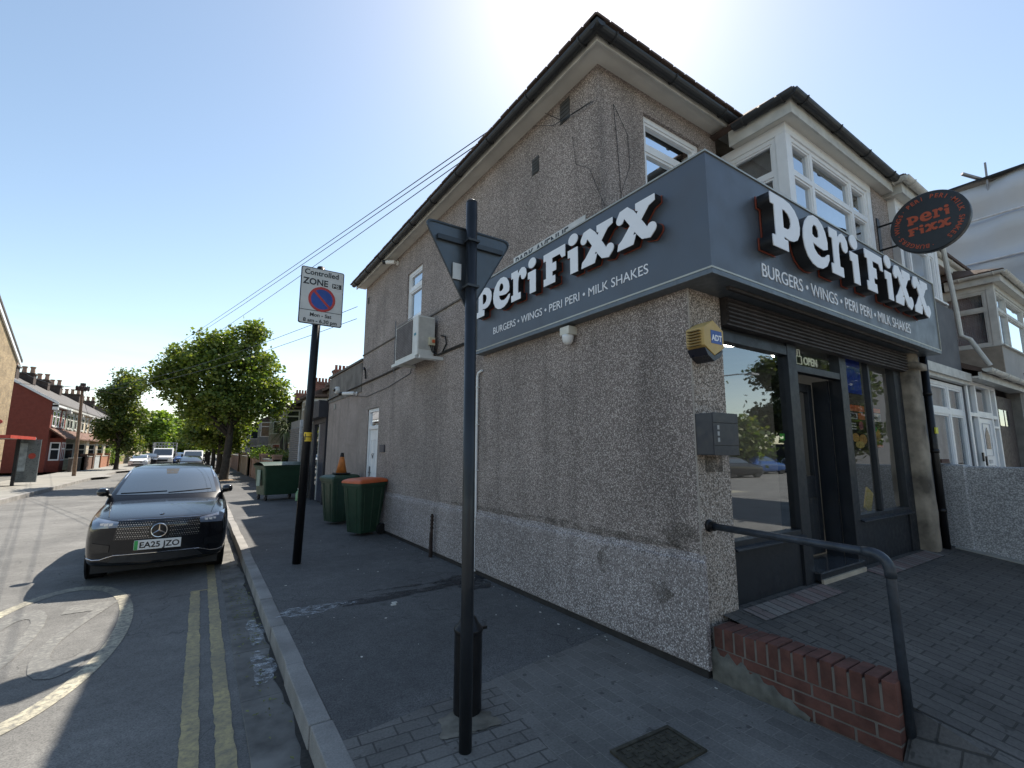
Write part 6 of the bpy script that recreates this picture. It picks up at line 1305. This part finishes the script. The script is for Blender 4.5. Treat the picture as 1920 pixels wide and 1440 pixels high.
def van(name, label, cat, loc, paint, h=1.9, w=.86, L_=4.6, cage=False):
    t = thing(name, (0, 0, 0), label, cat)
    prof = [(0, .25), (0, .75), (.12, .95), (.75, 1.12), (1.35, h-.08), (1.6, h), (L_ if not cage else 2.3, h), (L_ if not cage else 2.3, .25)]
    g = G(); g.prism(prof, 0, -w, w); g.out('body', paint, t, bev=.06)
    def on(a, b, u0, u1, off=.02): # quad on sloped segment a->b
        a, b = Vector(a), Vector(b); d = b-a; n = Vector((-d.y, d.x)).normalized(); n = n if n.x < 0 else -n
        return lambda hw: [(-hw, *(a+d*u0+n*off)), (hw, *(a+d*u0+n*off)), (hw*.9, *(a+d*u1+n*off)), (-hw*.9, *(a+d*u1+n*off))]
    g = G(); g.face(on((.75, 1.12), (1.35, h-.08), .06, .95)(w*.92)); g.out('windscreen', CARG, t)
    g = G(); g.prism([(-.5, .45), (.5, .45), (.55, .68), (-.55, .68)], 1, -.02, .0); g.out('grille', MBLK, t)
    for s in (-1, 1):
        g = G(); g.box(s*w*.78-.13, s*w*.78+.13, -.02, .05, .62, .86); g.out('headlight', LEDW, t)
        g = G(); g.box(s*(w+.1)-.07, s*(w+.1)+.07, 1.0, 1.1, 1.05, 1.35); g.out('door_mirror', MBLK, t)
        for y in (.8, (L_ if not cage else 5)-.9): g = G(); g.tube([(s*(w-.2), y, .32), (s*w, y, .32)], .32, 18); g.out('wheel', RUB, t)
    g = G(); g.box(-.24, .24, -.03, .0, .32, .42); g.out('number_plate', PLW, t)
    g = G(); g.box(-w, w, -.03, .1, .2, .36); g.out('bumper', MBLK, t)
    if cage:
        g = G(); CW = w+.15
        for k in range(9): x = -CW+2*CW*k/8; g.box(x-.035, x+.035, 2.4, 2.45, .7, 2.55)
        for z in (.8, 1.3, 1.8, 2.2, 2.53): g.box(-CW, CW, 2.40, 2.44, z, z+.09)
        for s in (-1, 1):
            for k in range(12): y = 2.4+3.0*k/11; g.box(s*CW-.02, s*CW+.02, y, y+.04, .7, 2.55)
            for z in (.8, 1.3, 1.8, 2.2, 2.53): g.box(s*CW-.025, s*CW+.025, 2.4, 5.4, z, z+.06)
        g.box(-CW+.03, CW-.03, 2.5, 5.4, .65, .75); g.out('mesh_cage', simple('cage_grey', (.40, .41, .42), .5, .3), t)
        g = G(); g.box(-CW+.04, CW-.04, 2.5, 5.3, .76, 1.7); g.out('load', simple('load_grey', (.25, .24, .23), .8), t)
        g = G(); g.box(-.62, -.35, -.035, -.021, .5, .64); g.out('indicator', simple('lamp_orange', (.7, .15, .03), .4), t)
    t.location = loc; return t
van('tipper_truck', 'white tipper truck with a grey mesh cage facing the camera', 'truck', (-6.65, 64, RZ), CWHT, h=1.95, w=.95, cage=True)
van('parked_van', 'white van parked behind the black car on the right side', 'van', (-3.65, 53, RZ), CWHT, h=1.70, w=.80)
# far lamp post on the right
lp = thing('street_lamp', (-2.0, 49, 0), 'slim pale lamp column far along the right pavement', 'street lamp')
g = G(); g.tube([(-2.0, 49, 0), (-2.0, 49, 6.2)], .06, 8); g.tube([(-2.0, 49, 6.2), (-2.4, 49, 6.5), (-3.0, 49, 6.55)], .035, 6); g.out('column', GALV, lp); g = G(); g.box(-3.4, -2.9, 48.9, 49.1, 6.5, 6.58); g.out('lantern', simple('lantern_grey', (.3, .3, .3), .5), lp)
# ================================================================== ACROSS THE MAIN ROAD (seen in the shop glass)
LFD = leafmat('leaf_dark', (.02, .035, .012), (.035, .05, .016), (.06, .07, .02))
lp2 = thing('street_lamp', (24.5, -14.9, 0), 'tall lamp column across the main road reflected in the left shop window', 'street lamp')
g = G(); g.tube([(24.5, -14.9, 0), (24.5, -14.9, 6.4)], .08, 8); g.tube([(24.5, -14.9, 6.4), (25.5, -14.4, 6.55), (26.2, -14.0, 6.6)], .045, 6); g.out('column', GALV, lp2); g = G(); g.box(26.1, 27.0, -14.1, -13.8, 6.55, 6.66); g.out('lantern', simple('lantern_grey', (.3, .3, .3), .5), lp2)
tree((45.5, -18.8, 0), 12.5, 2.0, 5.4, 'big dark tree across the main road reflected in the shop window', LFD, 61, n=30000, ls=.45, tr=.35)
tree((34, -19.8, 0), 4.0, 1.2, 2.2, 'lower tree across the main road reflected behind the letter box', LF2, 63, n=6000, ls=.4, tr=.25)
far = thing('parade_of_shops', (20, -30, 0), 'low row of shops across the main road with a tall block added to darken reflections', 'building')
g = G(); g.box(20, 60, -36, -28, 0, 2.6).box(56, 120, -24.5, -21, 0, 15); g.out('wall', simple('dark_reflected_blocks', (.08, .08, .085), .8), far); g = G(); g.box(-60, 4, -40, -30, 0, 6); g.out('wall', YELBR, far)  # tall block added to keep sky reflections off the right shop window
hd = hedge(24, 60, -22, -21, 0, 1.2, 'clipped hedge along the far side of the main road', LF2, 64, 5000)
g = G(); flat(g, [(12, -3.2), (36, -8.0), (36, -8.3), (12, -3.5)], RZ+.004); flat(g, [(14, -9.5), (17, -10.0), (17, -9.1)], RZ+.004); flat(g, [(11.5, -9.6), (14, -9.6), (14, -9.45), (11.5, -9.45)], RZ+.004); struct(g.out('main_road_markings', WPAINT))
for (x, y, rz, src, lbl) in ((29.5, -15.8, 100, c5_, 'dark car across the main road seen reflected in the shop glass'), (36.5, -17.8, 97, c4_, 'blue car across the main road seen reflected in the shop glass'), (42, -17.5, 95, c2_, 'black car across the main road seen reflected in the shop glass')):
    q = copy_tree(src); q.location = (x, y, RZ); q.rotation_euler = (0, 0, R(rz)); q['label'] = lbl
GR = {'street_tree': 'trees lining the street', 'terraced_house': 'terraced houses along the street', 'overhead_wire': 'overhead telephone wires', 'garden_wall': 'low front garden walls', 'parked_car': 'cars parked along the street', 'wheelie_bin': 'wheelie bins by the side wall', 'bullet_camera': 'bullet cameras on the side wall', 'poster': 'posters in the shop window', 'cordyline_palm': 'palms in the front garden', 'hedge': 'hedges', 'street_lamp': 'street lamps'}
for o in list(COL.objects):
    if o.parent is None and o.get('category') and o.name.split('.')[0] in GR: o['group'] = GR[o.name.split('.')[0]]
bpy.context.view_layer.update()
